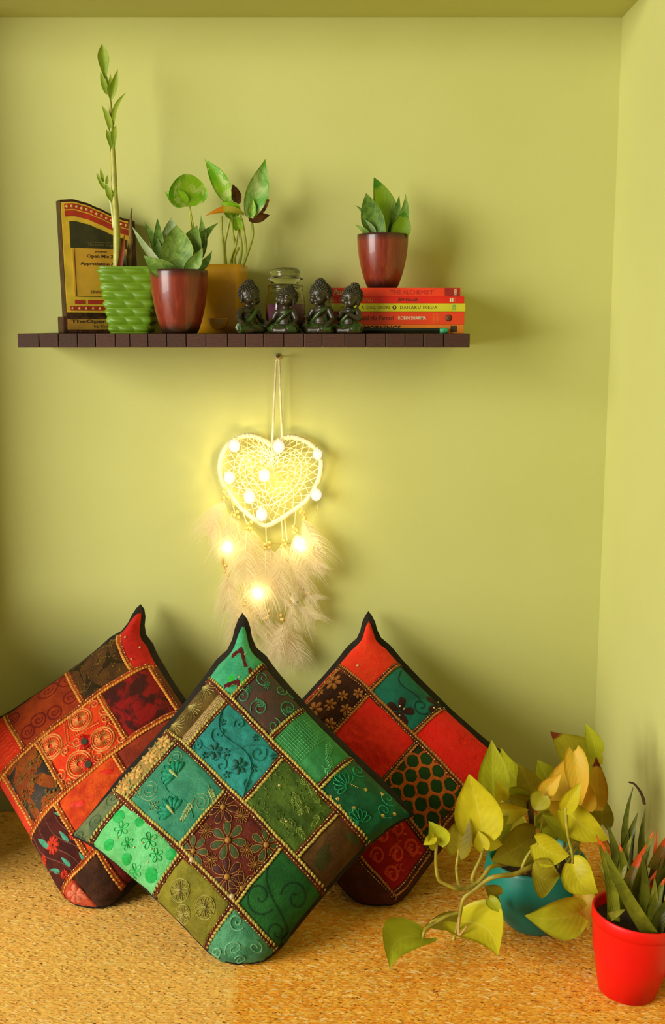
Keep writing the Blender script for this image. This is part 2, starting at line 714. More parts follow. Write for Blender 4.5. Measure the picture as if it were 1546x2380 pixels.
def AL(x, y, z, lean=True):
    return AM @ Vector((x, y + (max(0, z - 0.0265) * LEAN if lean else 0), z))
topc = [(0, 85), (0.17, 65), (0.34, 110), (0.51, 190), (0.68, 280), (0.85, 350), (1.0, 385)]
def wav(x):                       # wavy top, local x -> local z
    u = (x - ax_(205)) / (ax_(1370) - ax_(205))
    u = min(1, max(0, u))
    for (a, za), (b, zb_) in zip(topc, topc[1:]):
        if u <= b:
            t = (u - a) / (b - a)
            t = t * t * (3 - 2 * t) * 0.5 + t * 0.5
            return az_(za + (zb_ - za) * t)
    return az_(385)
def wavy_slab(x0, x1, z0, y0, y1, off0, off1=None):
    """slab between the wavy top lowered by off0 and either z0 or the wavy top lowered by off1"""
    mb = MB()
    n = 22
    rows = []
    for y in (y0, y1):
        top = []
        bot = []
        for i in range(n + 1):
            x = lerp(x0, x1, i / n)
            top.append(AL(x, y, wav(x) - off0))
            bot.append(AL(x, y, z0 if off1 is None else wav(x) - off1))
        rows.append((bot, top))
    fb, ft = rows[0]
    bb, bt = rows[1]
    mb.grid([fb, ft, bt, bb, fb])
    mb.add([fb[0], ft[0], bt[0], bb[0]], [(0, 1, 2, 3)])
    mb.add([fb[-1], ft[-1], bt[-1], bb[-1]], [(3, 2, 1, 0)])
    return mb
def abox(name, cx0, cx1, cy0, cy1, y0, y1, mat, lean=True, bev=0.0):
    mb = MB().box(ax_(cx0), ax_(cx1), y0, y1, az_(cy1), az_(cy0), bev=bev)
    mb.v = [AL(p.x, p.y, p.z, lean) for p in mb.v]
    return mb.build(name, mat, award, smooth=False)
MB().box(0, ax_(1440), 0, 0.036, 0, 0.0265, M=AM, bev=0.0012).build('base', DWOOD, award, smooth=False)
sharp(wavy_slab(ax_(205), ax_(1375), 0.0265, 0.008, 0.034, 0).build('backboard', DWOOD, award))
sharp(wavy_slab(ax_(215), ax_(1262), az_(1850), 0.0058, 0.008, 0.0042).build('gold_plate', GOLD, award))
abox('gold_plate', 215, 1270, 1835, 1975, 0.0052, 0.008, GOLD)
px1 = ax_(1255)
sharp(wavy_slab(ax_(262), px1, 0, 0.0051, 0.0059, 0.0066, 0.0152).build('red_band', REDB, award))
sharp(wavy_slab(ax_(262), px1, 0, 0.0051, 0.0059, 0.0172, 0.0262).build('red_band', REDB, award))
sharp(wavy_slab(ax_(325), ax_(1222), az_(885), 0.0050, 0.0058, 0.0340).build('dark_panel', DARKP, award))
abox('text_panel', 345, 1225, 885, 1705, 0.0050, 0.0058, PAPER)
for a0, a1 in ((345, 505), (550, 1225)):
    abox('red_band', a0, a1, 1760, 1830, 0.0050, 0.0058, REDB)
abox('red_band', 268, 1235, 1865, 1942, 0.0046, 0.0054, REDB)
for cy in (1703,):
    abox('border_line', 385, 1225, cy - 5, cy + 3, 0.0046, 0.0052, INK)
abox('border_line', 372, 380, 890, 1705, 0.0046, 0.0052, INK)
for i in range(13):
    cx = 300 + i * 77
    x = ax_(cx)
    z = wav(x) - 0.0109
    MB().ell(AL(x, 0.0051, z), (0.0024, 0.0008, 0.0024), 10, 6, M=RZ.to_3x3()).build('dot', DOT, award)
for i in range(9):
    x = ax_(305 + i * 108)
    MB().ell(AL(x, 0.0046, az_(1903)), (0.0022, 0.0008, 0.0022), 10, 6, M=RZ.to_3x3()).build('dot', DOT, award)
T3 = (RZ @ Matrix.Rotation(-math.atan(LEAN), 4, 'X')).to_3x3() @ Matrix(((1, 0, 0), (0, 0, -1), (0, 1, 0)))
def atext(s, cx0, cx1, cy, h, mat, y=0.0049, lean=True, **kw):
    c = AL((ax_(cx0) + ax_(cx1)) / 2, y, az_(cy), lean)
    text('lettering', s, mat, award, c, ax_(cx1) - ax_(cx0), h, M=T3 if lean else RZ.to_3x3() @ Matrix(((1, 0, 0), (0, 0, -1), (0, 1, 0))), **kw)
FAINT = plain('ink_faint', (112, 98, 52), 0.6)
atext('presents', 700, 885, 942, 0.0036, INK)
atext('Open Mic 2.0', 570, 1050, 1022, 0.0070, INK, bold=0.012)
atext('Appreciation Award', 460, 1180, 1150, 0.0066, INK, bold=0.012)
atext('Will', 730, 840, 1390, 0.0050, REDB)
atext('23rd October', 590, 960, 1622, 0.0050, INK, shear=0.25)
atext('The Open Stage', 590, 1010, 825, 0.0048, FAINT)
abox('border_line', 590, 1010, 778, 784, 0.0046, 0.0051, FAINT)
mbp = MB().box(ax_(200), ax_(1400), -0.0012, 0.0002, az_(2265), az_(2085))
mbp.v = [AL(p.x, p.y, p.z, False) for p in mbp.v]
mbp.build('name_plate', plain('name_plate', (172, 126, 46), 0.4, 0.12, 30, metal=0.1), award, smooth=False)
atext('TheOpenStage', 250, 1130, 2130, 0.0064, INK, y=-0.0013, lean=False, bold=0.02)
atext('by Kushal Mehra', 610, 1180, 2215, 0.0042, INK, y=-0.0013, lean=False)

# ================================================================== pots on the shelf
SOIL = plain('soil', (52, 34, 20), 0.95, 0.4, 90, bump=0.8, bscale=220)
def soil_disc(parent, c, r, z, seg=24, square=False, bulge=0.003):
    mb = MB()
    rows = []
    for i in range(6):
        rr = r * i / 5
        row = []
        for k in range(seg + 1):
            a = 2 * PI * k / seg
            cx, cy = math.cos(a), math.sin(a)
            if square:
                m = max(abs(cx), abs(cy)) ** 0.8
                cx, cy = cx / m, cy / m
            row.append(Vector((c.x + rr * cx, c.y + rr * cy, z + bulge * (1 - i / 5) + random.uniform(-0.0012, 0.0012) * (i < 5))))
        row[-1] = row[0]
        rows.append(row)
    mb.grid(rows)
    return mb.build('soil', SOIL, parent)

# --- green wave-faceted planter with a tall shoot
GLAZE = plain('green_glaze', (106, 142, 16), 0.42, 0.06, 20)
gp = at(307, 770, -0.090)
gp.z = ZS
green = thing('potted_plant', 'tall thin leafy shoot in a square wavy green planter on the shelf', 'plant', gp)
def square_pot(c, z0, z1, hw0, hw1, hd0, hd1, mat, parent, wave=0.0, yaw=0.0, ex=6.0, wall=0.004, rows=96, seg=200, name='pot'):
    mb = MB()
    R = Matrix.Rotation(yaw, 3, 'Z')
    def ringp(v, inset, zz):
        hw, hd = lerp(hw0, hw1, v) - inset, lerp(hd0, hd1, v) - inset
        row = []
        for k in range(seg + 1):
            a = 2 * PI * (k % seg) / seg
            ca, sa = math.cos(a), math.sin(a)
            m = (abs(ca) ** ex + abs(sa) ** ex) ** (-1 / ex)
            d = 0
            if wave and inset == 0 and 0.03 < v < 0.965:
                # staggered lens-shaped facets, three to a side
                fv = 8.0 * v
                r_ = math.floor(fv)
                fu = (a / (PI / 2)) * 2.5 + 0.5 * (r_ % 2) + 0.35 * (fv - r_)
                fu -= math.floor(fu)
                fv -= r_
                d = wave * (1 - abs(2 * fv - 1) ** 1.6) * (0.35 + 0.65 * (1 - (2 * fu - 1) ** 2))
            p = R @ Vector((ca * m * (hw + d), sa * m * (hd + d), 0))
            row.append(Vector((c.x + p.x, c.y + p.y, zz)))
        return row
    rr = []
    rr.append([Vector((c.x, c.y, z0))] * (seg + 1))
    for i in range(rows + 1):
        v = i / rows
        rr.append(ringp(v, 0, lerp(z0, z1, v)))
    for i in range(5):
        v = 1 - 0.3 * i / 4
        rr.append(ringp(v, wall, lerp(z0, z1, v)))
    mb.grid(rr, flip=True)
    return mb.build(name, mat, parent)
k = mpp(gp)
gz1 = at(307, 621, -0.090).z
square_pot(gp, ZS, gz1, 47 * k, 70 * k, 0.022, 0.0265, GLAZE, green, wave=0.0034)
soil_disc(green, gp, 0.024, gz1 - 0.012, square=False)
STG = leaf_mat('shoot_leaf', (196, 210, 76), (164, 190, 54), rib=(214, 216, 120), rough=0.4, trans=0.45)
STEMG = plain('shoot_stem', (176, 172, 70), 0.45, 0.1, 60)
PALE = plain('shoot_pale', (196, 198, 120), 0.45, 0.08, 60)
GY = -0.090
stem(green, [(272, 640, GY), (272, 560, GY), (270, 500, GY), (266, 440, GY), (264, 380, GY), (261, 330, GY), (259, 280, GY), (256, 240, GY), (250, 200, GY), (244, 165, GY), (240, 135, GY)], (9.5, 2.0), STEMG)
for b, t, wp, kw in (((245, 183), (237, 101), 27, dict(kind='spoon', fold=0.5, bend=-0.02)), ((249, 219), (233, 166), 14, {}), ((258, 230), (274, 160), 17, dict(fold=0.5)),
                     ((257, 228), (257, 172), 15, dict(bend=0.05)), ((264, 290), (294, 214), 11, dict(sway=-0.12)), ((257, 304), (235, 244), 15, dict(sway=0.08)),
                     ((259, 354), (246, 300), 17, dict(kind='spoon', sway=0.1)), ((266, 346), (270, 290), 15, dict(kind='spoon', sway=-0.06)), ((261, 468), (244, 424), 15, {}), ((263, 466), (269, 434), 9, {}), ((248, 428), (250, 406), 8, {}),
                     ((240, 422), (233, 390), 8, {}), ((244, 440), (223, 402), 9, dict(fold=0.5))):
    pleaf(green, (b[0], b[1], GY - 0.002), (t[0], t[1], GY - 0.006), wp, STG, **dict(dict(kind='lance', fold=0.3), **kw))
stem(green, [(266, 530, GY), (262, 495, GY), (256, 465, GY), (243, 434, GY), (225, 404, GY)], (4.5, 2.0), PALE)
HORN = leaf_mat('dry_spike', (112, 112, 52), (96, 84, 40), tip=(168, 118, 34), tipstart=0.72, trans=0.05)
P = spline([at(297, 640, GY + 0.012), at(300, 590, GY + 0.012), at(304, 560, GY + 0.012), at(303, 530, GY + 0.012), at(305, 500, GY + 0.012), at(307, 484, GY + 0.012)], 5)
MB().tube(P, [lerp(8, 1.2, (i / (len(P) - 1)) ** 0.8) * k for i in range(len(P))], 8).build('stem', plain('dry_spike_skin', (140, 112, 48), 0.6, 0.25, 80), green, label='withered brown pointed shoot')
pleaf(green, (278, 625, GY - 0.004), (290, 543, GY), 12, leaf_mat('red_dry_leaf', (170, 72, 26), (140, 60, 24), trans=0.15), kind='blade', fold=0.3, label='dry russet leaf')
pleaf(green, (287, 632, GY + 0.004), (284, 552, GY + 0.006), 17, leaf_mat('shoot_sheath', (120, 128, 48), (104, 108, 40), trans=0.1), kind='blade', fold=0.6)

# --- brown glazed cups with snake plants
def cup_mat():
    t = NT('brown_cup')
    g = t.add('ShaderNodeTexCoord')
    sp = t.add('ShaderNodeSeparateXYZ')
    t.link(g.outputs['Generated'], sp.inputs[0])
    z = sp.outputs[2]
    st = t.noise(t.coords(scale=(70, 70, 4)), 3.0, 4, 0.6)
    c = t.ramp(st, [(0.3, (108, 34, 16)), (0.7, (146, 56, 30))])
    zz = t.math('ADD', z, t.math('MULTIPLY', t.math('SUBTRACT', st, 0.5), 0.08))
    c = t.mixc(t.ramp(zz, [(0.06, (255, 255, 255)), (0.2, (0, 0, 0)), (0.86, (0, 0, 0)), (0.97, (235, 235, 235))]), c, (40, 22, 12))
    t.link(c, t.b.inputs['Base Color'])
    t.set(rough=0.3, spec=0.5, coat=0.2)
    t.bump(st, 0.12, 0.0008)
    return t.m
CUP = cup_mat()
def cup(parent, c, rt, rb, h):
    pr = []
    n = 22
    for i in range(n + 1):
        u = i / n
        # slightly bellied wall that closes in quickly near the foot
        r = rb + (rt - rb) * (1 - (1 - u) ** 2.0) ** 0.9 if u > 0 else rb
        pr.append((r, h * u))
    pr = [(0, 0), (rb * 0.94, 0)] + [(r, z + (0.0008 if i == 0 else 0)) for i, (r, z) in enumerate(pr)]
    pr += [(rt - 0.0008, h + 0.0008), (rt - 0.0028, h + 0.0003), (rt - 0.0034, h - 0.004), (rt - 0.007, h * 0.8)]
    return MB().lathe(pr, c, 56).build('pot', CUP, parent)
SANS = leaf_mat('snake_leaf', (152, 180, 86), (104, 140, 54), edge=(180, 186, 100), rough=0.4, trans=0.12, scale=60.0, rib=None, mix=(0.4, 0.62))
SANSP = leaf_mat('snake_leaf_pale', (200, 206, 156), (142, 166, 104), rough=0.38, trans=0.15, scale=40.0)
SANSD = leaf_mat('snake_leaf_dark', (116, 148, 54), (76, 112, 34), edge=(150, 168, 74), rough=0.45, trans=0.12, scale=110.0)
SANSL = leaf_mat('snake_leaf_lime', (136, 166, 26), (120, 152, 24), tip=(74, 128, 22), tipstart=0.84, rough=0.4, trans=0.25)
bp = at(419, 770, -0.150)
bp.z = ZS
k = mpp(bp)
bz = at(419, 629, -0.150).z
snake1 = thing('potted_plant', 'snake plant with broad pointed leaves in a glossy brown cup standing on the shelf', 'plant', bp)
cup(snake1, bp, 66.5 * k, 40 * k, bz - ZS)
soil_disc(snake1, bp, 62 * k, bz - 0.006)
YB = -0.150
for b, t, wp, m, kw in (((394, 622, YB + 0.012), (399, 505, YB + 0.022), 46, SANSP, dict(bend=-0.06, fold=0.4)),
                        ((372, 622, YB + 0.014), (366, 508, YB + 0.020), 22, SANSD, dict(fold=0.3)),
                        ((378, 626, YB + 0.006), (334, 514, YB + 0.026), 20, SANSD, dict(kind='lance', sway=0.05)),
                        ((384, 628, YB), (306, 524, YB - 0.004), 15, SANSP, dict(kind='lance', sway=-0.04)),
                        ((448, 622, YB + 0.010), (466, 499, YB + 0.012), 24, SANS, dict(kind='lance', sway=0.10, fold=0.4)),
                        ((446, 618, YB + 0.014), (509, 517, YB + 0.012), 24, SANSD, dict(kind='lance', sway=-0.12)),
                        ((438, 626, YB), (458, 524, YB - 0.010), 50, SANS, dict(bend=-0.08, fold=0.35, sway=-0.06)),
                        ((414, 628, YB - 0.014), (410, 523, YB - 0.018), 66, SANS, dict(bend=-0.10, fold=0.4)),
                        ((404, 630, YB - 0.022), (334, 593, YB - 0.034), 38, SANS, dict(fold=0.35, bend=0.1, kind='lance', sway=-0.12)),
                        ((432, 630, YB - 0.022), (471, 575, YB - 0.030), 28, SANS, dict(fold=0.4, kind='lance', sway=0.08)),
                        ((450, 632, YB - 0.012), (493, 582, YB - 0.014), 17, SANSD, dict(fold=0.4, kind='lance', sway=0.1))):
    pleaf(snake1, b, t, wp * 1.14, m, **dict(dict(kind='sans', thick=0.002, fold=0.3), **kw))

# --- books first (the second cup stands on them)
def book(px0, px1, y0, y1, col, yf, depth, lab, pages=(226, 206, 150), pagegap=0.0012, hidden=False):
    c = at((px0 + px1) / 2, y1, yf)
    x0, x1 = at(px0, y1, yf).x, at(px1, y1, yf).x
    z0, z1 = at(px1, y1, yf).z, at(px1, y0, yf).z
    return x0, x1, z0, z1, c
BOOKS = [  # px0, px1, row top, row bottom, colour, label
    (772, 1079, 754, 775.2, (214, 120, 30), 'orange yellow paperback at the bottom of the stack behind the pencil'),
    (774, 1080, 724, 754, (226, 66, 24), 'thick orange red paperback with round emblem, second from bottom of stack'),
    (771, 1082, 705, 724, (206, 196, 38), 'thin yellow green paperback in the middle of the book stack'),
    (774, 1079, 689, 705, (220, 36, 16), 'thin bright red paperback lying directly under the topmost book'),
    (770, 1070, 669, 689, (230, 62, 26), 'topmost paperback, coral red with a dark red end block, under the pot')]
YF = -0.128
bobj = []
zcur = ZS
for i, (p0, p1, r0, r1, col, lab) in enumerate(BOOKS):
    yf = YF + (0.0, 0.001, -0.002, 0.0, 0.001)[i]
    x0, x1 = at(p0, 720, yf).x, at(p1, 720, yf).x
    z1 = at(p1, r0, yf).z
    z0 = zcur
    zcur = z1 + 0.00005
    dep = 0.122
    root = thing('book', lab, 'book', Vector(((x0 + x1) / 2, yf + dep / 2, z0)), 'paperbacks stacked flat on the shelf')
    m = plain('book_cover_%d' % i, col, 0.38, 0.05, 30)
    mb = MB()
    mb.box(x0, x1, yf, yf + 0.0016, z0, z1, bev=0.0006)
    mb.box(x0, x1, yf + 0.001, yf + dep, z0, z0 + 0.0008)
    mb.box(x0, x1, yf + 0.001, yf + dep, z1 - 0.0008, z1)
    mb.build('cover', m, root, smooth=False)
    MB().box(x0 + 0.001, x1 - 0.001, yf + 0.0016, yf + dep - 0.002, z0 + 0.0008, z1 - 0.0008).build('pages', plain('book_pages', (224, 208, 156), 0.8, 0.1, 200), root, smooth=False)
    bobj.append((root, yf, z0, z1))
def spine_text(i, s, px0, px1, mat, frac=0.55, off=0.0, **kw):
    root, yf, z0, z1 = bobj[i]
    xa, xb = at(px0, 720, yf).x, at(px1, 720, yf).x
    h = (z1 - z0) * frac
    return text('lettering', s, mat, root, (((xa + xb) / 2), yf - 0.0001, (z0 + z1) / 2 + off * (z1 - z0)), xb - xa, h, **kw)
def spine_vtext(i, s, px, wpx, mat, frac=0.7):
    root, yf, z0, z1 = bobj[i]
    c = (at(px, 720, yf).x, yf - 0.0001, (z0 + z1) / 2)
    M = Matrix(((0, -1, 0), (0, 0, -1), (1, 0, 0)))
    return text('lettering', s, mat, root, c, (z1 - z0) * frac, wpx * 0.00069, M=M)
def spine_box(i, px0, px1, f0, f1, mat, name='emblem', bev=0):
    root, yf, z0, z1 = bobj[i]
    return MB().box(at(px0, 720, yf).x, at(px1, 720, yf).x, yf - 0.0002, yf + 0.0006, lerp(z0, z1, f0), lerp(z0, z1, f1)).build(name, mat, root, smooth=False)
WHT = plain('ink_white', (226, 214, 170), 0.6)
DRED = plain('ink_dark_red', (168, 26, 18), 0.6)
BLK = plain('ink_black', (44, 30, 18), 0.6)
OLV = plain('ink_olive', (92, 70, 22), 0.6)
ORG = plain('ink_orange', (236, 120, 40), 0.6)
DK2 = plain('ink_brown', (122, 40, 20), 0.6)
spine_text(4, 'Paulo', 775, 808, WHT, 0.66, shear=0.3)
spine_text(4, 'THE ALCHEMIST', 907, 1006, DRED, 0.52)
spine_box(4, 1033, 1068, 0.02, 0.98, plain('end_block', (142, 28, 18), 0.45), 'end_block')
spine_vtext(4, 'THORSONS', 1058, 6, WHT, 0.8)
spine_text(3, 'ATTITUDE IS EVERYTHING', 728, 867, ORG, 0.62, bold=0.015)
spine_text(3, 'JEFF KELLER', 925, 971, BLK, 0.6, bold=0.015)
spine_box(3, 1045, 1048.5, 0.2, 0.8, WHT)
spine_box(3, 1049.5, 1053.5, 0.2, 0.8, WHT)
spine_vtext(3, 'embassy', 1058, 5, ORG, 0.75)
spine_text(2, 'HOPE IS A DECISION', 793, 905, OLV, 0.38, spacing=1.2)
spine_text(2, 'DAISAKU IKEDA', 930, 1016, OLV, 0.38, spacing=1.2)
spine_vtext(2, 'EB', 1055, 6, plain('ink_teal', (70, 170, 90), 0.6), 0.72)
rt_, yf_, z0_, z1_ = bobj[2]
for a in range(8):
    MB().ell((at(917, 720, yf_).x + 0.0024 * math.cos(a * PI / 4), yf_ - 0.0001, (z0_ + z1_) / 2 + 0.0024 * math.sin(a * PI / 4)), (0.0011, 0.0003, 0.0011), 6, 4).build('flower_mark', OLV, rt_)
spine_text(1, 'The Monk Who Sold His Ferrari', 752, 915, DK2, 0.34, bold=0.02)
spine_text(1, 'ROBIN SHARMA', 926, 991, WHT, 0.27, bold=0.015)
spine_vtext(1, 'FABLE', 1009, 4, ORG, 0.72)
spine_vtext(1, 'ABOUT', 1017, 5, ORG, 0.72)
rt_, yf_, z0_, z1_ = bobj[1]
cc = Vector((at(1043, 720, yf_).x, yf_ - 0.0002, (z0_ + z1_) / 2))
MB().lathe([(0, -0.0003), (0.0052, -0.0003), (0.0052, 0.0003), (0, 0.0003)], cc, 28, M=Matrix.Rotation(PI / 2, 3, 'X')).build('emblem', plain('emblem_brown', (92, 40, 20), 0.6), rt_)
MB().lathe([(0.0026, -0.0005), (0.0034, -0.0005), (0.0034, 0.0004), (0.0026, 0.0004)], cc, 24, M=Matrix.Rotation(PI / 2, 3, 'X')).build('emblem_ring', plain('emblem_gold', (170, 78, 34), 0.6), rt_)
spine_text(0, 'GOOD MORNINGS', 790, 932, BLK, 0.5, 0.12, bold=0.03)
spine_box(0, 1048, 1063, 0.14, 0.86, plain('emblem_dark', (64, 42, 14), 0.6))
# pencil lying against the lowest spine
rp = 0.0044
ya = YF - rp - 0.0022
pa, pbb = Vector((at(842, 770, ya).x, ya, ZS + rp)), Vector((at(1042, 770, ya).x, ya, ZS + rp))
pencil = thing('pencil', 'black green pencil with teal tip lying along the lowest book', 'pencil', (pa + pbb) / 2 - Vector((0, 0, rp)))
MB().tube([pa, lerp(pa, pbb, 0.9)], rp, 6).build('barrel', plain('pencil_black', (30, 34, 18), 0.35), pencil, smooth=False)
MB().tube([lerp(pa, pbb, 0.9), lerp(pa, pbb, 0.985), pbb], [rp, rp, rp * 0.75], 10).build('cap', plain('pencil_teal', (60, 158, 104), 0.4), pencil, label='teal end cap')

cp = at(889, 667, -0.082)
cp.z = zcur
k = mpp(cp)
cz = at(889, 546, -0.082).z
snake2 = thing('potted_plant', 'small snake plant in a matt brown cup standing on the stack of books', 'plant', cp)
cup(snake2, cp, 59 * k, 33.5 * k, cz - zcur)
soil_disc(snake2, cp, 54 * k, cz - 0.006)
YB = -0.082
for b, t, wp, m, kw in (((894, 552, YB + 0.014), (869, 412, YB + 0.016), 56, SANSL, dict(sway=0.10, fold=0.25, bend=-0.03)),
                        ((862, 540, YB + 0.008), (825, 477, YB + 0.012), 14, SANSD, dict(kind='lance', sway=0.15)),
                        ((884, 556, YB - 0.012), (851, 449, YB - 0.014), 54, SANSD, dict(sway=-0.03, fold=0.3, bend=-0.08)),
                        ((904, 556, YB + 0.004), (928, 452, YB + 0.010), 22, SANSD, dict(kind='lance', sway=0.04, fold=0.4)),
                        ((908, 556, YB), (942, 449, YB + 0.006), 26, SANS, dict(kind='lance', sway=0.12, fold=0.4)),
                        ((915, 560, YB - 0.016), (940, 490, YB - 0.020), 46, SANSL, dict(sway=0.10, fold=0.3, bend=-0.06)),
                        ((872, 556, YB - 0.008), (846, 509, YB - 0.012), 12, SANSP, dict(kind='lance', sway=0.12)),
                        ((860, 556, YB - 0.012), (824, 522, YB - 0.020), 13, SANS, dict(kind='lance', sway=0.1))):
    pleaf(snake2, b, t, wp, m, **dict(dict(kind='sans', thick=0.002, fold=0.3), **kw))

# --- yellow planter with pothos cuttings
yp = at(513, 771, -0.052)
yp.z = ZS
k = mpp(yp)
yz = at(513, 617, -0.052).z
YEL = plain('yellow_glaze', (226, 164, 12), 0.4, 0.05, 18, coat=0.15)
yel = thing('potted_plant', 'pothos cuttings on thin stems in a square mustard yellow planter on the shelf', 'plant', yp)
square_pot(yp, ZS, yz, 0.0330, 0.0400, 0.0330, 0.0385, YEL, yel, yaw=math.radians(-7), ex=18, rows=8, seg=160)
soil_disc(yel, yp, 0.034, yz - 0.004)
# low half-bowl relief on its front
rc = at(507, 739, -0.0905)
mb = MB()
rows = []
for i in range(9):
    v = i / 8
    rows.append([rc + Vector((22 * k * math.sqrt(max(0, 1 - v * v)) * math.cos(PI * j / 10) if True else 0, -0.0042 * math.sin(PI * j / 10) * math.sqrt(max(0, 1 - v * v * 0.8)), -28 * k * v)) for j in range(11)])
mb.grid([[rc + Vector((0, 0.003, 0))] * 11] + rows, flip=True)
mb.build('relief', plain('relief_gold', (226, 164, 24), 0.3, coat=0.3), yel, label='small half bowl relief on the front')
POT1 = leaf_mat('pothos_bright', (168, 208, 40), (126, 188, 30), rib=(194, 216, 90), blotch=(196, 214, 110), rough=0.35, trans=0.35, scale=30)
POT2 = leaf_mat('pothos_white', (210, 224, 150), (104, 172, 34), rough=0.35, trans=0.3, scale=26)
POT3 = leaf_mat('pothos_yellowing', (196, 186, 64), (176, 168, 36), tip=(206, 132, 16), tipstart=0.55, trans=0.25)
POTD = leaf_mat('pothos_dead', (128, 84, 34), (82, 50, 22), rib=(150, 100, 40), rough=0.7, trans=0.1, scale=50)
PST = plain('cutting_stem', (164, 170, 50), 0.45, 0.12, 70)
YY = -0.052
pleaf(yel, (531, 470, YY), (475, 369, YY + 0.01), 40, POT1, kind='lance', fold=0.35, sway=0.05)
pleaf(yel, (579, 505, YY - 0.02), (617, 369, YY - 0.02), 52, POT2, kind='lance', fold=0.4, sway=0.02)
pleaf(yel, (555, 500, YY - 0.012), (514, 470, YY - 0.02), 40, POT1, fold=0.3, kind='lance', bend=0.1)
pleaf(yel, (568, 499, YY - 0.024), (477, 502, YY - 0.03), 26, POT3, kind='lance', fold=0.5, bend=0.12, tilt=0.9)
pleaf(yel, (586, 488, YY + 0.010), (627, 464, YY + 0.012), 36, POTD, fold=0.4, ripple=0.35, kind='lance', label='withered brown leaf')
pleaf(yel, (578, 510, YY - 0.002), (628, 500, YY + 0.004), 24, POTD, fold=0.5, ripple=0.4, kind='lance', label='withered brown leaf')
pleaf(yel, (555, 474, YY + 0.016), (541, 428, YY + 0.020), 24, POTD, fold=0.4, ripple=0.3, kind='lance', label='withered brown leaf')
pleaf(yel, (584, 505, YY - 0.024), (588, 462, YY - 0.026), 20, POT1, kind='lance', fold=0.6)
pleaf(yel, (554, 530, YY - 0.01), (548, 496, YY - 0.02), 24, POT1, fold=0.4)
pleaf(yel, (440, 480, YY - 0.01), (432, 404, YY - 0.016), 92, POT1, kind='round', fold=0.12, bend=-0.04, tilt=0.25)
pleaf(yel, (436, 472, YY - 0.011), (383, 446, YY - 0.016), 40, POT1, fold=0.2, kind='lance')
stem(yel, [(478, 618, YY + 0.012), (464, 600, YY + 0.008), (450, 560, YY), (444, 520, YY - 0.006), (440, 478, YY - 0.01)], (3.2, 2.2), PST)
stem(yel, [(482, 618, YY + 0.012), (468, 598, YY + 0.008), (453, 560, YY), (448, 520, YY - 0.006), (441, 482, YY - 0.01)], (2.4, 1.8), PST)
for pts in ([(523, 622), (520, 578), (516, 540), (515, 503)], [(527, 622), (522, 575), (528, 540), (535, 508)], [(536, 622), (546, 572), (541, 540), (540, 505)],
            [(532, 622), (540, 590), (549, 566), (555, 510)], [(565, 622), (572, 590), (570, 556), (562, 508)], [(563, 622), (577, 585), (588, 545), (584, 505)],
            [(555, 622), (562, 580), (558, 540), (560, 500)], [(548, 622), (545, 600), (556, 575)]):
    stem(yel, [(x, y, YY + 0.004 * (i == 0) - 0.006 * random.random()) for i, (x, y) in enumerate(pts)], (3.4, 2.6), PST)

# ================================================================== candle jar
jp = at(664, 771, -0.072)
jp.z = ZS
k = mpp(jp)
jar = thing('candle_jar', 'lidded glass candle jar with purple wax on the shelf', 'candle', jp)
t = NT('clear_glass')
t.b.inputs['Base Color'].default_value = lin((236, 240, 214))
t.set(rough=0.03, trans=1.0, ior=1.45)
GLASS = t.m
H = lambda y: (771 - y) * k * 1.0
r = 46 * k
outer = [(0, 0.0005), (r * 0.9, 0.0005), (r, 0.004), (r * 1.01, H(705)), (r, H(694)), (r * 0.93, H(682)), (r * 0.87, H(676)), (r * 0.87, H(670)), (r * 0.91, H(667)), (r * 0.9, H(662)), (r * 0.82, H(660)),
         (r * 0.78, H(663)), (r * 0.80, H(676)), (r * 0.88, H(686)), (r * 0.93, H(697)), (r * 0.93, 0.006), (0, 0.005)]
MB().lathe(outer, jp, 48).build('jar', GLASS, jar)
lid = [(0, H(657)), (r * 0.70, H(658)), (r * 0.72, H(651)), (r * 0.88, H(649)), (r * 0.89, H(646)), (r * 0.74, H(643)), (r * 0.70, H(640)), (r * 0.76, H(634)), (r * 0.74, H(627)), (r * 0.55, H(622)), (0, H(620))]
MB().lathe(lid, jp, 48).build('lid', GLASS, jar)
t = NT('purple_wax')
t.b.inputs['Base Color'].default_value = lin((168, 92, 150))
t.set(rough=0.5)
WAX = t.m
rw = r * 0.925
MB().lathe([(0, 0.0062), (rw, 0.0062), (rw, H(705)), (rw * 0.9, H(704)), (0, H(705))], jp, 40).build('wax', WAX, jar)
MB().tube([jp + Vector((0, 0, H(705))), jp + Vector((0.0008, 0, H(695)))], 0.0008, 6).build('wick', plain('wick', (60, 48, 36), 0.9), jar)

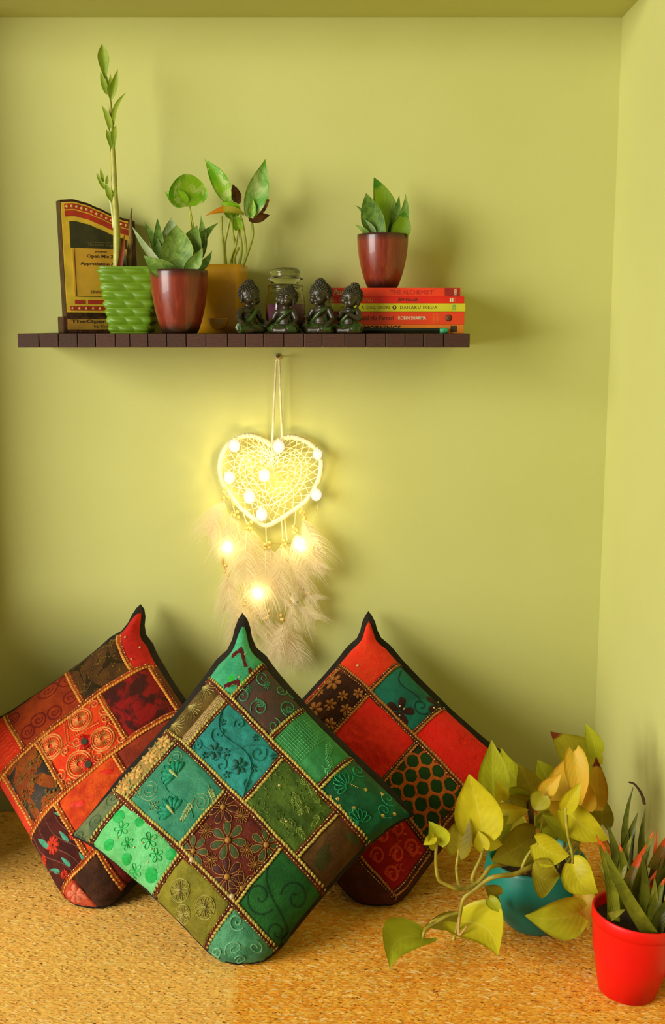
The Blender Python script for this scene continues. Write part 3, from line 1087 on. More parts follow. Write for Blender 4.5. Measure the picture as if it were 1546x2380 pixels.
# ================================================================== seated monk figurines
t = NT('figurine_bronze')
v = t.coords()
t.link(t.ramp(t.noise(v, 70.0, 4), [(0.35, (40, 34, 18)), (0.7, (66, 56, 32))]), t.b.inputs['Base Color'])
t.set(rough=0.36, spec=0.5)
t.bump(t.noise(v, 500.0, 3), 0.15, 0.0006)
BRZ = t.m
t = NT('figurine_robe')
t.link(t.ramp(t.noise(t.coords(), 60.0, 4, 0.6, 0.8), [(0.35, (36, 44, 12)), (0.65, (58, 82, 28))]), t.b.inputs['Base Color'])
t.set(rough=0.3, spec=0.4, coat=0.12)
ROBE = t.m
t = NT('figurine_curls')
t.link(t.ramp(t.noise(t.coords(), 300.0, 3), [(0.35, (34, 30, 18)), (0.7, (70, 62, 38))]), t.b.inputs['Base Color'])
t.set(rough=0.4, spec=0.5)
CURL = t.m
def figurine(px, py_top, Y, yaw, roll, pitch, arms, lab):
    base = at(px, 771, Y)
    base.z = ZS
    U = (at(px, py_top, Y).z - ZS) / 1.01
    root = thing('monk_figurine', lab, 'figurine', base, 'seated child monk figurines in a row on the shelf')
    BM = Matrix.Translation(base) @ Matrix.Rotation(math.radians(yaw), 4, 'Z') @ Matrix.Diagonal((U, U, U, 1))
    HM = Matrix.Translation((0, 0.01, 0.54)) @ Matrix.Rotation(math.radians(roll), 4, 'Y') @ Matrix.Rotation(math.radians(pitch), 4, 'X') @ Matrix.Translation((0, -0.01, -0.54))
    mb = MB()
    E = lambda c, r_, seg=16, ring=10, h=False: mb.ell((HM @ Vector(c)) if h else c, r_, seg, ring, M=HM.to_3x3() if h else None)
    # seated trunk, crossed legs, neck
    E((0, 0.03, 0.13), (0.22, 0.20, 0.13))
    E((0, 0.03, 0.30), (0.155, 0.125, 0.19))
    E((0, 0.02, 0.43), (0.185, 0.115, 0.10))
    E((0, -0.055, 0.24), (0.13, 0.09, 0.11))
    mb.tube([Vector((0, 0.02, 0.44)), HM @ Vector((0, 0.0, 0.58))], [0.085, 0.075], 14)
    for s in (-1, 1):
        mb.tube([(0.10 * s, 0.02, 0.10), (0.25 * s, -0.06, 0.10), (0.27 * s, -0.10, 0.095), (0.12 * s, -0.20, 0.07), (-0.06 * s, -0.22, 0.055)], [0.11, 0.10, 0.095, 0.075, 0.05], 14)
        E((-0.10 * s, -0.23, 0.05), (0.06, 0.045, 0.04))
    # head: skull, cheeks, chin, brow, nose, lips, lids, ears
    E((0, 0.02, 0.745), (0.195, 0.195, 0.185), 22, 14, True)
    E((0, -0.045, 0.67), (0.165, 0.145, 0.135), 20, 12, True)
    for s in (-1, 1):
        E((0.085 * s, -0.115, 0.635), (0.075, 0.07, 0.065), 14, 9, True)
        E((0.075 * s, -0.158, 0.745), (0.055, 0.022, 0.014), 12, 8, True)
        E((0.072 * s, -0.172, 0.700), (0.042, 0.016, 0.015), 12, 8, True)
        E((0.188 * s, 0.0, 0.665), (0.026, 0.045, 0.088), 12, 9, True)
        E((0.186 * s, -0.01, 0.585), (0.024, 0.03, 0.03), 10, 7, True)
    mb.tube([HM @ Vector((0, -0.165, 0.735)), HM @ Vector((0, -0.195, 0.69)), HM @ Vector((0, -0.205, 0.668))], [0.014, 0.020, 0.027], 10)
    for s in (-1, 1):
        E((0.026 * s, -0.188, 0.660), (0.017, 0.016, 0.013), 10, 7, True)
    E((0, -0.178, 0.622), (0.046, 0.020, 0.012), 12, 8, True)
    E((0, -0.174, 0.602), (0.036, 0.020, 0.012), 12, 8, True)
    E((0, -0.150, 0.566), (0.05, 0.04, 0.032), 12, 8, True)
    # arms with five-fingered hands
    for s, (el, ha) in zip((-1, 1), arms):
        sh = Vector((0.17 * s, 0.02, 0.45))
        el, ha = Vector(el), Vector(ha)
        mb.tube(spline([sh, lerp(sh, el, 0.5) + Vector((0.01 * s, 0, 0)), el, lerp(el, ha, 0.5), ha], 4), [lerp(0.068, 0.036, i / 16) for i in range(17)], 12)
        d = (ha - el).normalized()
        up = Vector((0, 0, 1))
        sd = d.cross(up).normalized() if abs(d.z) < 0.9 else Vector((1, 0, 0))
        mb.ell(ha + d * 0.035, (0.042, 0.042, 0.028), 12, 8)
        for f in range(4):
            o = ha + d * 0.05 + sd * (0.021 * (f - 1.5))
            ln = (0.066, 0.078, 0.074, 0.056)[f]
            mb.tube([o, o + d * ln * 0.55 + up * 0.006, o + d * ln - up * 0.012], [0.0125, 0.0115, 0.009], 8)
        o = ha + d * 0.02 + sd * (-0.038 * s)
        mb.tube([o, o + d * 0.035 - sd * 0.022 * s + up * 0.01, o + d * 0.058 - sd * 0.018 * s + up * 0.012], [0.014, 0.0125, 0.010], 8)
    mb.v = [BM @ Vector(p) for p in mb.v]
    for p in mb.v:
        p.z = max(p.z, ZS + 0.0003)
    me = remeshed(mb, 0.00085, 1)
    me.materials.append(BRZ)
    link(me, 'body', root)
    # glazed robe over lap and one shoulder
    mb = MB()
    mb.ell((0, -0.02, 0.095), (0.27, 0.225, 0.105), 24, 12)
    for s in (-1, 1):
        mb.tube([(0.10 * s, 0.02, 0.11), (0.25 * s, -0.06, 0.11), (0.27 * s, -0.10, 0.10), (0.13 * s, -0.19, 0.085)], [0.115, 0.112, 0.105, 0.08], 14)
    mb.ell((0, 0.03, 0.25), (0.168, 0.137, 0.12), 18, 10)
    strip = spline([(0.165, 0.05, 0.47), (0.125, -0.075, 0.45), (0.03, -0.125, 0.36), (-0.08, -0.125, 0.26), (-0.16, -0.06, 0.2)], 5)
    mb.tube(strip, [0.045] * len(strip), 10)
    mb.v = [BM @ Vector(p) for p in mb.v]
    for p in mb.v:
        p.z = max(p.z, ZS + 0.0002)
    me = remeshed(mb, 0.001, 3)
    me.materials.append(ROBE)
    link(me, 'robe', root, label='glossy green glazed robe')
    # tight curls and topknot
    mb = MB()
    mb.ell(HM @ Vector((0, 0.035, 0.765)), (0.200, 0.192, 0.180), 22, 14, M=HM.to_3x3())
    mb.ell(HM @ Vector((0, 0.045, 0.935)), (0.088, 0.088, 0.075), 14, 9, M=HM.to_3x3())
    gold = PI * (3 - math.sqrt(5))
    for c_, R_, n_, sz in (((0, 0.035, 0.765), (0.2, 0.192, 0.18), 230, 0.021), ((0, 0.045, 0.935), (0.088, 0.088, 0.075), 46, 0.019)):
        for i in range(n_):
            zz = 1 - 2 * (i + 0.5) / n_
            rr = math.sqrt(1 - zz * zz)
            q = Vector((c_[0] + R_[0] * rr * math.cos(i * gold), c_[1] + R_[1] * rr * math.sin(i * gold), c_[2] + R_[2] * zz))
            if c_[2] < 0.8 and (q.z < 0.66 or (q.y < -0.06 and q.z < 0.80) or (abs(q.x) > 0.12 and q.y < 0.0 and q.z < 0.74)):
                continue
            mb.ell(HM @ q, sz, 7, 5)
    keep = MB()
    # drop the part of the cap that would cover the face
    full = [Vector(p) for p in mb.v]
    HI = HM.inverted()
    bad = set()
    for i, p in enumerate(full):
        q = HI @ p
        if q.y < -0.10 and q.z < 0.775 or q.z < 0.60:
            bad.add(i)
    keep.v = [BM @ p for p in full]
    keep.f = [f for f in mb.f if not any(i in bad for i in f)]
    keep.mi = [0] * len(keep.f)
    keep.build('hair', CURL, root, label='tight bead-like curls with topknot')
    return root
rest = (((-0.27, -0.02, 0.27), (-0.30, -0.19, 0.20)), ((0.27, -0.02, 0.27), (0.30, -0.19, 0.20)))
palm = (((-0.25, 0.0, 0.27), (-0.10, -0.20, 0.20)), ((0.25, 0.0, 0.27), (0.10, -0.20, 0.20)))
chest = (((-0.24, -0.03, 0.29), (-0.06, -0.18, 0.40)), ((0.24, -0.03, 0.29), (0.06, -0.18, 0.40)))
mix_ = (((-0.26, -0.02, 0.27), (-0.16, -0.20, 0.30)), ((0.27, 0.0, 0.26), (0.27, -0.16, 0.18)))
figurine(579, 650, -0.150, 42, 4, 4, rest, 'dark seated monk figurine facing right in front of the yellow planter')
figurine(663, 659, -0.152, -26, 6, -16, rest, 'dark seated monk figurine in front of the candle jar, face lifted')
figurine(746, 648, -0.152, -34, -2, 6, mix_, 'dark seated monk figurine between the candle jar and the book stack, looking left')
figurine(812, 656, -0.158, -30, 18, 4, chest, 'glossy dark monk figurine with tilted head and raised hands before the books')

# ================================================================== patchwork cushions
class Cushion:
    """square pillow on a leaning plane; a,b in 0..1 run along two sides"""
    def __init__(s, root, bottom_px, top_px, top_Y, left_px, right_px, order, H=0.052, lift=-0.030, ears=None, seed=1, yaw=0.0):
        s.root = root
        B = onz(bottom_px[0], bottom_px[1], lift)
        T = at(top_px[0], top_px[1], top_Y)
        n = (T - B).cross(Vector((1, -yaw, 0)))
        n.normalize()
        if n.y > 0:
            n = -n
        s.n = n
        L = onplane(left_px[0], left_px[1], B, n)
        R = onplane(right_px[0], right_px[1], B, n)
        pts = dict(B=B, T=T, L=L, R=R)
        s.c = [pts[k] for k in order]          # corners (0,0) (1,0) (1,1) (0,1)
        s.La = ((s.c[1] - s.c[0]).length + (s.c[2] - s.c[3]).length) / 2
        s.Lb = ((s.c[3] - s.c[0]).length + (s.c[2] - s.c[1]).length) / 2
        s.H = H
        s.seed = seed
        s.ears = ears or {}
        s.bi = order.index('B')
        s.ti = order.index('T')
        s.cr = {}
        print('CUSHION', [round((s.c[i] - s.c[(i + 1) % 4]).length, 3) for i in range(4)], 'mid', tuple(round(q, 3) for q in sum(s.c, Vector()) / 4))
    def puff(s, a, b):
        ea = max(0.0, 1 - abs(2 * a - 1) ** 2.6)
        eb = max(0.0, 1 - abs(2 * b - 1) ** 2.6)
        return s.H * (ea * eb) ** 0.46
    def flat(s, a, b):
        u, v = 2 * a - 1, 2 * b - 1
        u2 = u * (1 - 0.055 * (1 - min(1, v * v)))
        v2 = v * (1 - 0.055 * (1 - min(1, u * u)))
        # blunt the corner that carries the weight
        cs = ((-1, -1), (1, -1), (1, 1), (-1, 1))
        bc = cs[s.bi]
        wgt = max(0.0, 1 - math.hypot(u - bc[0], v - bc[1]) / 0.55)
        wgt = wgt * wgt
        u2 -= bc[0] * 0.17 * wgt
        v2 -= bc[1] * 0.17 * wgt
        tc = cs[s.ti]
        wt = max(0.0, 1 - math.hypot(u - tc[0], v - tc[1]) / 0.30)
        if wt:
            dm = (u2 * tc[0] + v2 * tc[1]) / 2
            f = 1 - 0.36 * math.sin(PI * min(1, wt * 1.1) ** 0.9) if wt < 0.9 else 0.93
            u2, v2 = lerp(dm * tc[0], u2, f), lerp(dm * tc[1], v2, f)
            u2 += tc[0] * 0.035 * wt
            v2 += tc[1] * 0.035 * wt
        A, Bq = (u2 + 1) / 2, (v2 + 1) / 2
        p = s.c[0] * (1 - A) * (1 - Bq) + s.c[1] * A * (1 - Bq) + s.c[2] * A * Bq + s.c[3] * (1 - A) * Bq
        for k, vec in s.ears.items():
            cc = cs[k]
            e = max(0.0, 1 - math.hypot(u - cc[0], v - cc[1]) / 0.5)
            p = p + Vector(vec) * e * e
        return p
    def wr(s, a, b):
        q = Vector((a * 9 + s.seed * 7, b * 9, s.seed))
        return noise.noise(q) * 0.0016 + noise.noise(q * 2.7) * 0.0009
    def S(s, a, b, h=0.0, rect=None):
        m = 0.0
        if rect:
            p = min(1, max(0, (a - rect[0]) / (rect[1] - rect[0])))
            q = min(1, max(0, (b - rect[2]) / (rect[3] - rect[2])))
            m = 0.0042 * (math.sin(PI * p) * math.sin(PI * q)) ** 0.5 if 0 < p < 1 and 0 < q < 1 else 0.0
            ck = s.cr.get(rect)
            if ck and 0 < p < 1 and 0 < q < 1:
                qv = Vector((a * s.La * 55, b * s.Lb * 85, ck[1]))
                m += 1.7 * ck[0] * (abs(noise.noise(qv)) - 0.25 + 0.6 * noise.noise(qv * 2.1)) * min(1, 8 * min(p, 1 - p, q, 1 - q))
        p_ = s.flat(a, b) + s.n * (s.puff(a, b) + m + s.wr(a, b) + h)
        p_.z = max(p_.z, 0.0042)
        return p_
    # ---- pieces
    def patch(s, rect, mat, label=None, crinkle=0.0, res=0.0075):
        a0, a1, b0, b1 = rect
        na = max(5, int((a1 - a0) * s.La / res))
        nb = max(5, int((b1 - b0) * s.Lb / res))
        if crinkle:
            na, nb = int(na * 1.8), int(nb * 1.8)
        rows = []
        if crinkle:
            s.cr[rect] = (crinkle, random.random() * 50)
        for i in range(na + 1):
            row = []
            for j in range(nb + 1):
                a, b = lerp(a0, a1, i / na), lerp(b0, b1, j / nb)
                e = min(i, na - i, j, nb - j)
                row.append(s.S(a, b, 0.0 if e else -0.0025, rect))
            rows.append(row)
        mb = MB()
        mb.grid(rows)
        # turned-under hem
        def hem(line, out, flip):
            mb.grid([line, [p - s.n * 0.004 + out * 0.0004 for p in line]], flip=flip)
        o = mb.build('patch', mat, s.root, label=label)
        # orient towards the viewer
        me = o.data
        if me.polygons[len(me.polygons) // 2].normal.dot(s.n) < 0:
            me.flip_normals()
        return o
    def thread(s, mb, pts, w=0.0011, h=0.0011, rect=None, closed=False, mi=0, lift=0.0):
        P = list(pts)
        if closed:
            P = P + [P[0], P[1]]
        if rect:
            m = 0.006
            P = [(min(rect[1] - m, max(rect[0] + m, a)), min(rect[3] - m, max(rect[2] + m, b))) for a, b in P]
        vs, fs = [], []
        n = len(P)
        for i in range(n):
            a, b = P[i]
            a0, b0 = P[max(0, i - 1)]
            a1, b1 = P[min(n - 1, i + 1)]
            dx, dy = (a1 - a0) * s.La, (b1 - b0) * s.Lb
            l = math.hypot(dx, dy) or 1
            nx, ny = -dy / l * w / 2, dx / l * w / 2
            vs.append(s.S(a + nx / s.La, b + ny / s.Lb, lift - 0.0002, rect))
            vs.append(s.S(a, b, lift + h, rect))
            vs.append(s.S(a - nx / s.La, b - ny / s.Lb, lift - 0.0002, rect))
        for i in range(n - 1):
            k = i * 3
            fs += [(k, k + 1, k + 4, k + 3), (k + 1, k + 2, k + 5, k + 4)]
        mb.add(vs, fs, mi)
    def fill(s, mb, pts, rect=None, h=0.0012, mi=0, base=0.0003):
        if rect:
            m = 0.006
            pts = [(min(rect[1] - m, max(rect[0] + m, a)), min(rect[3] - m, max(rect[2] + m, b))) for a, b in pts]
        ca = sum(p[0] for p in pts) / len(pts)
        cb = sum(p[1] for p in pts) / len(pts)
        vs = [s.S(ca, cb, h, rect)]
        n = len(pts)
        for f in (0.6, 1.0):
            for a, b in pts:
                vs.append(s.S(lerp(ca, a, f), lerp(cb, b, f), lerp(h, base, max(0, f - 0.6) / 0.4), rect))
        fs = []
        for i in range(n):
            j = (i + 1) % n
            fs.append((0, 1 + i, 1 + j))
            fs.append((1 + i, 1 + n + i, 1 + n + j, 1 + j))
        mb.add(vs, fs, mi)
    def bead(s, mb, a, b, r, rect=None, mi=0, flat=0.6):
        mb.ell(s.S(a, b, r * flat * 0.6, rect), r, 7, 5, mi)
    def pos(s, rect, p, q, x=0.0, y=0.0):
        """patch-relative place plus metres"""
        return (rect[0] + p * (rect[1] - rect[0]) + x / s.La, rect[2] + q * (rect[3] - rect[2]) + y / s.Lb)
    def braid(s, p0, p1, wid=0.0125, flip=False, mats=None, label=None):
        """ribbon with a scalloped cord and a row of bugle beads, p0..p1 in (a,b)"""
        tape, cord, bead = mats
        A0, B0 = p0
        A1, B1 = p1
        L = math.hypot((A1 - A0) * s.La, (B1 - B0) * s.Lb)
        n = max(8, int(L / 0.008))
        da, db = (A1 - A0) / L, (B1 - B0) / L        # per metre
        tx, ty = da * s.La, db * s.Lb                # unit vector in metres
        def at_(d, off, h):
            wob = noise.noise(Vector((d * 22, A0 * 31 + B0 * 17, s.seed))) * 0.0016
            off += wob
            return s.S(A0 + da * d - ty * off / s.La, B0 + db * d + tx * off / s.Lb, h)
        rows = []
        for i in range(n + 1):
            d = L * i / n
            rows.append([at_(d, o, h) for o, h in ((-wid / 2, -0.0015), (-wid / 2 * 0.94, 0.0011), (-wid / 5, 0.0018), (wid / 5, 0.0018), (wid / 2 * 0.94, 0.0011), (wid / 2, -0.0015))])
        mb = MB()
        mb.grid(rows)
        o = mb.build('braid_trim', tape, s.root, label=label)
        me = o.data
        if me.polygons[len(me.polygons) // 2].normal.dot(s.n) < 0:
            me.flip_normals()
        sg = -1 if flip else 1
        # scalloped cord
        mb = MB()
        m = int(L / 0.0050)
        for i in range(m):
            d = (i + 0.5) * L / m
            t = (at_(min(L, d + 0.002), 0, 0) - at_(max(0, d - 0.002), 0, 0))
            if t.length < 1e-6:
                continue
            t.normalize()
            bn = s.n.cross(t).normalized()
            M = Matrix((t, bn, s.n)).transposed()
            c_ = at_(d, sg * wid * 0.27 + random.uniform(-0.0003, 0.0003), 0.0020)
            R_ = Matrix.Rotation(0.5 * sg, 3, 'Z')
            mb.ell(c_, (0.0034, 0.0023, 0.0017), 6, 4, 0, M=M @ R_)
        # bead line
        m = int(L / 0.0046)
        for i in range(m):
            d = (i + 0.5) * L / m
            t = (at_(min(L, d + 0.002), 0, 0) - at_(max(0, d - 0.002), 0, 0))
            if t.length < 1e-6:
                continue
            t.normalize()
            bn = s.n.cross(t).normalized()
            M = Matrix((t, bn, s.n)).transposed()
            mb.ell(at_(d, -sg * wid * 0.22, 0.0024), (0.0019, 0.0011, 0.0011), 6, 4, 1 if i % 3 else 2, M=M)
        mb.build('beadwork', [cord, bead, BRIGHT], o, kind='stuff')
        return o
    def cover(s, mat, fl=0.028, fe=0.02):
        """plain back with a flange that shows round the edge"""
        N = 30
        fr, bk = [], []
        for i in range(N + 1):
            r1, r2 = [], []
            for j in range(N + 1):
                a = -fl + (1 + 2 * fl) * i / N
                b = -fl + (1 + 2 * fl) * j / N
                u, v = 2 * a - 1, 2 * b - 1
                # flange wavers a little, corners run out into points
                e = max(abs(u), abs(v))
                wv = 1 + 0.006 * noise.noise(Vector((a * 9, b * 9, s.seed))) * (e > 1)
                cu = 1 + fe * (abs(u) * abs(v)) ** 6
                a2, b2 = (u * wv * cu + 1) / 2, (v * wv * cu + 1) / 2
                p = s.flat(a2, b2)
                mid = (s.c[0] + s.c[2]) / 2
                low = min(1.0, max(0.0, (mid.z + 0.03 - p.z) / 0.05)) * (e > 1)
                if low:
                    p = lerp(p, s.flat(lerp(a2, min(1, max(0, a2)), 1.0), lerp(b2, min(1, max(0, b2)), 1.0)), low)
                edge = i in (0, N) or j in (0, N)
                pf = s.puff(min(1, max(0, a)), min(1, max(0, b)))
                hf = -0.0015 if edge else min(pf - 0.006, pf * 0.9 - 0.003)
                hb = -0.0035 if edge else -pf * 0.85 - 0.004
                q1 = p + s.n * hf
                q2 = p + s.n * hb
                q1.z = max(q1.z, 0.0040)
                q2.z = max(q2.z, 0.0036)
                q1.y = min(q1.y, -0.004)
                q2.y = min(q2.y, -0.003)
                r1.append(q1)
                r2.append(q2)
            fr.append(r1)
            bk.append(r2)
        mb = MB()
        mb.grid(fr)
        mb.grid(bk, flip=True)
        def edgel(g):
            return g[0] + [r[-1] for r in g[1:]] + list(reversed(g[-1][:-1])) + [r[0] for r in reversed(g[:-1])]
        e1, e2 = edgel(fr), edgel(bk)
        mb.grid([e1, e2])
        o = mb.build('back_cover', mat, s.root, label='plain black back and edge flange')
        bm = bmesh.new()
        bm.from_mesh(o.data)
        bmesh.ops.remove_doubles(bm, verts=bm.verts, dist=1e-6)
        bmesh.ops.recalc_face_normals(bm, faces=bm.faces)
        bm.to_mesh(o.data)
        bm.free()
        o.data.polygons.foreach_set('use_smooth', [True] * len(o.data.polygons))
        return o

BRIGHT = plain('bead_bright', (232, 206, 150), 0.2, 0.1, 200, metal=0.6)
BEADG = plain('bead_gold', (176, 122, 52), 0.25, 0.2, 200, metal=0.6)
TAPE = fabric('tape_maroon', (104, 42, 20), (70, 30, 14), weave=700)
TAPEO = fabric('tape_orange', (190, 84, 24), (150, 54, 16), weave=700)
CORDY = plain('cord_olive_gold', (186, 166, 74), 0.5, 0.15, 150)
CORDO = plain('cord_orange_gold', (226, 150, 52), 0.5, 0.15, 150)
CORDB = plain('cord_brown_gold', (180, 112, 36), 0.5, 0.15, 150)
BLACKF = fabric('black_cotton', (40, 34, 26), (30, 26, 20), rough=0.85, sheen=0.1, bump=0.3)

def circ(cx, cy, r, n=18, a0=0.0, a1=2 * PI):
    return [(cx + r * math.cos(lerp(a0, a1, i / n)), cy + r * math.sin(lerp(a0, a1, i / n))) for i in range(n + 1)]
def spir(cx, cy, r, turns=1.6, n=26, a0=0.0, r0=0.12):
    return [(cx + r * lerp(1, r0, i / n) * math.cos(a0 + turns * 2 * PI * i / n), cy + r * lerp(1, r0, i / n) * math.sin(a0 + turns * 2 * PI * i / n)) for i in range(n + 1)]
def petal(cx, cy, ang, r0, r1, wd, n=12):
    out = []
    for i in range(n + 1):
        t = i / n
        s_ = math.sin(PI * t)
        # out one side and back the other
        ph = 2 * PI * t
        rr = lerp(r0, r1, 0.5 - 0.5 * math.cos(ph))
        off = wd * math.sin(ph) * (0.4 + 0.6 * (0.5 - 0.5 * math.cos(ph)))
        out.append((cx + rr * math.cos(ang) - off * math.sin(ang), cy + rr * math.sin(ang) + off * math.cos(ang)))
    return out
def vine(x0, y0, x1, y1, amp, waves, n=30):
    dx, dy = x1 - x0, y1 - y0
    l = math.hypot(dx, dy)
    return [(x0 + dx * t - dy / l * amp * math.sin(waves * 2 * PI * t), y0 + dy * t + dx / l * amp * math.sin(waves * 2 * PI * t)) for t in (i / n for i in range(n + 1))]

class Emb:
    """stitching on one patch; coordinates in metres from the patch centre (x along a, y along b)"""
    def __init__(s, cu, rect, patch):
        s.cu, s.rect, s.patch = cu, rect, patch
        s.mb = MB()
        s.W = (rect[1] - rect[0]) * cu.La
        s.Hh = (rect[3] - rect[2]) * cu.Lb
    def P(s, pts):
        return [s.cu.pos(s.rect, 0.5, 0.5, x, y) for x, y in pts]
    def line(s, pts, w=0.0013, h=0.0012, mi=0):
        s.cu.thread(s.mb, s.P(pts), w, h, s.rect, mi=mi)
        return s
    def area(s, pts, h=0.0013, mi=0, base=0.0003):
        s.cu.fill(s.mb, s.P(pts), s.rect, h, mi, base)
        return s
    def bead(s, x, y, r, mi=0, flat=0.6):
        a, b = s.P([(x, y)])[0]
        s.cu.bead(s.mb, a, b, r, s.rect, mi, flat)
        return s
    def done(s, name, mats, label=None, kind=None):
        if name in ('embroidery', 'sequin', 'pearl'):
            kind = 'stuff'
        if name in ('triangle_applique', 'embroidered_scroll', 'leaf_applique', 'green_applique', 'swirl_applique'):
            # every loose piece is an object of its own
            par = list(range(len(s.mb.v)))
            def find(i):
                while par[i] != i:
                    par[i] = par[par[i]]
                    i = par[i]
                return i
            for f in s.mb.f:
                for q in f[1:]:
                    par[find(q)] = find(f[0])
            groups = {}
            for f in s.mb.f:
                groups.setdefault(find(f[0]), []).append(f)
            for fs in groups.values():
                ids = sorted({i for f in fs for i in f})
                mp = {v: i for i, v in enumerate(ids)}
                m2 = MB()
                m2.add([s.mb.v[i] for i in ids], [tuple(mp[i] for i in f) for f in fs])
                m2.build(name, mats, s.patch, label=label)
        elif s.mb.v:
            s.mb.build(name, mats, s.patch, label=label, kind=kind)
        s.mb = MB()
        return s
    def flower(s, x, y, r, n=7, w=0.0011, fillmi=None, mi=0, a0=0.0, wd=0.3, centre=True):
        for k in range(n):
            pt = petal(x, y, a0 + 2 * PI * k / n, r * 0.22, r, r * wd)
            if fillmi is not None:
                s.area(pt[:-1], 0.0009, fillmi)
            s.line(pt, w, 0.0015, mi)
        if centre:
            s.bead(x, y, r * 0.17, mi)
        return s
    def sprig(s, x0, y0, ang, L, n=5, wd=0.22, mi=0, w=0.0012, fill=True):
        c, sn = math.cos(ang), math.sin(ang)
        s.line([(x0 + c * L * t, y0 + sn * L * t) for t in (i / 8 for i in range(9))], w, 0.0013, mi)
        for k in range(n):
            t = 0.2 + 0.75 * k / n
            for sg in (-1, 1):
                pt = petal(x0 + c * L * t, y0 + sn * L * t, ang + sg * 0.75, 0.0, L * wd * 1.5 * (1.15 - t * 0.6), L * 0.055, 8)
                if fill:
                    s.area(pt[:-1], 0.0012, mi)
                else:
                    s.line(pt, w * 0.8, 0.0012, mi)
        return s

def th(name, col, rough=0.55):
    return plain('thread_' + name, col, rough, 0.12, 250, spec=0.2)

# ------------------------------------------------------------------ green cushion (front, middle)
groot = thing('cushion', 'green and turquoise patchwork cushion standing on a corner in front of the others', 'cushion', onz(560, 2236, 0), 'patchwork cushions leaning on the wall')
G = Cushion(groot, (572, 2318), (560, 1478), -0.225, (172, 1932), (948, 1880), 'TRBL', H=0.074, seed=3,
            ears={0: (0.004, 0.0, 0.012), 1: (0.006, -0.01, -0.006), 3: (-0.004, 0, -0.006)})
G.cover(BLACKF)
B1, B2, B3 = 0.235, 0.50, 0.80
GM = (TAPE, CORDY, BEADG)
gp_ = [
    # rect, material, label, crinkle
    ((0, .18, 0, B1), fabric('teal_felt', (74, 178, 124), (52, 150, 104)), 'teal patch with maroon arrows', .0016),
    ((.18, .43, 0, B1), fabric('wine_net', (92, 58, 48), (70, 62, 52)), 'wine patch with teal scrolls', 0),
    ((.43, .71, 0, B1), fabric('mint_net', (66, 150, 86), (52, 128, 72)), 'mint green net patch', .0008),
    ((.71, 1, 0, B1), fabric('emerald_satin', (22, 104, 62), (14, 78, 46), rough=0.4), 'emerald patch with sequins', .0008),
    ((0, .115, B1, B2), fabric('olive_silk', (112, 86, 34), (84, 64, 24)), 'olive patch with feather stitching', 0),
    ((.115, .17, B1, B2), fabric('gold_lattice', (160, 128, 74), (140, 106, 58)), 'gold lattice strip', 0),
    ((.17, .52, B1, B2), fabric('turquoise_satin', (46, 146, 134), (38, 124, 112), rough=0.5), 'turquoise patch with vines', .0018),
    ((.52, .83, B1, B2), fabric('moss_lace', (82, 106, 32), (60, 84, 24)), 'moss green lace patch', .0022),
    ((.83, 1, B1, B2), fabric('brown_sheer', (92, 60, 20), (70, 46, 16)), 'olive brown patch with leaf', 0),
    ((0, .11, B2, B3), fabric('peach_sequin', (188, 144, 72), (160, 128, 66)), 'peach patch with sequin flowers', 0),
    ((.11, .435, B2, B3), fabric('sea_green_silk', (64, 140, 104), (46, 122, 92), rough=0.5), 'sea green patch with lotus stitching', .0014),
    ((.435, .755, B2, B3), fabric('maroon_satin', (104, 36, 18), (84, 26, 14), rough=0.4), 'maroon patch with daisies', 0),
    ((.755, 1, B2, B3), fabric('forest_velvet', (38, 98, 38), (26, 80, 30)), 'forest green patch with dark swirls', 0),
    ((0, .10, B3, 1), fabric('sage_velvet', (116, 126, 82), (84, 98, 62)), 'sage velvet corner patch', .001),
    ((.10, .46, B3, 1), fabric('mint_silk', (118, 206, 130), (98, 186, 108), rough=0.5), 'mint patch with green dots', .0018),
    ((.46, .755, B3, 1), fabric('lime_silk', (142, 132, 34), (116, 110, 26), rough=0.5), 'lime patch with gold flowers', .0018),
    ((.755, 1, B3, 1), fabric('aqua_brocade', (86, 154, 108), (60, 126, 86), rough=0.5), 'aqua brocade corner patch', .0016)]
GP = []
for rect, m, lab, cr in gp_:
    GP.append(Emb(G, rect, G.patch(rect, m, lab, cr)))
for bb, fl in ((B1, 1), (B2, 1), (B3, 1)):
    G.braid((-0.004, bb), (1.0, bb), mats=GM, flip=bool(fl))
for a_, b_, c_ in ((.18, -0.01, B1), (.43, -0.01, B1), (.71, -0.01, B1), (.17, B1, B2), (.52, B1, B2), (.83, B1, B2), (.11, B2, B3), (.435, B2, B3), (.755, B2, B3),
                   (.10, B3, 1.01), (.46, B3, 1.01), (.755, B3, 1.01)):
    G.braid((a_, b_ + 0.014), (a_, c_ - 0.014), wid=0.011, mats=GM, flip=a_ > .5)
# arrows on the teal corner
e = GP[0]
MARO, LGRN = th('maroon', (92, 26, 26)), th('leaf_green', (50, 176, 62))
def chevron(e, x, y, s_, rot):
    c, sn = math.cos(rot), math.sin(rot)
    def R(q): return [(x + (u * c - v * sn) * s_, y + (u * sn + v * c) * s_) for u, v in q]
    e.line(R([(-1, .9), (-1, .3), (-1, -.35), (-1, -.95)]), .008, .0016).line(R([(-.98, -.95), (-.4, -.95), (.2, -.95), (.8, -.95)]), .008, .0016)
    return e.done('arrow_applique', [MARO])
chevron(e, .000, -.004, .013, .5)
chevron(e, .026, .030, .013, .5)
chevron(e, .030, -.020, .010, 3.4)
e.line([(.040, .006), (.046, .010), (.052, .014)], .013, .0014).done('green_applique', [LGRN])
e.line([(.006, .016), (.012, .020), (.018, .024)], .012, .0014).done('green_applique', [LGRN])
e.bead(.004, -.022, .0017).bead(.018, .008, .0017).done('sequin', [BRIGHT])
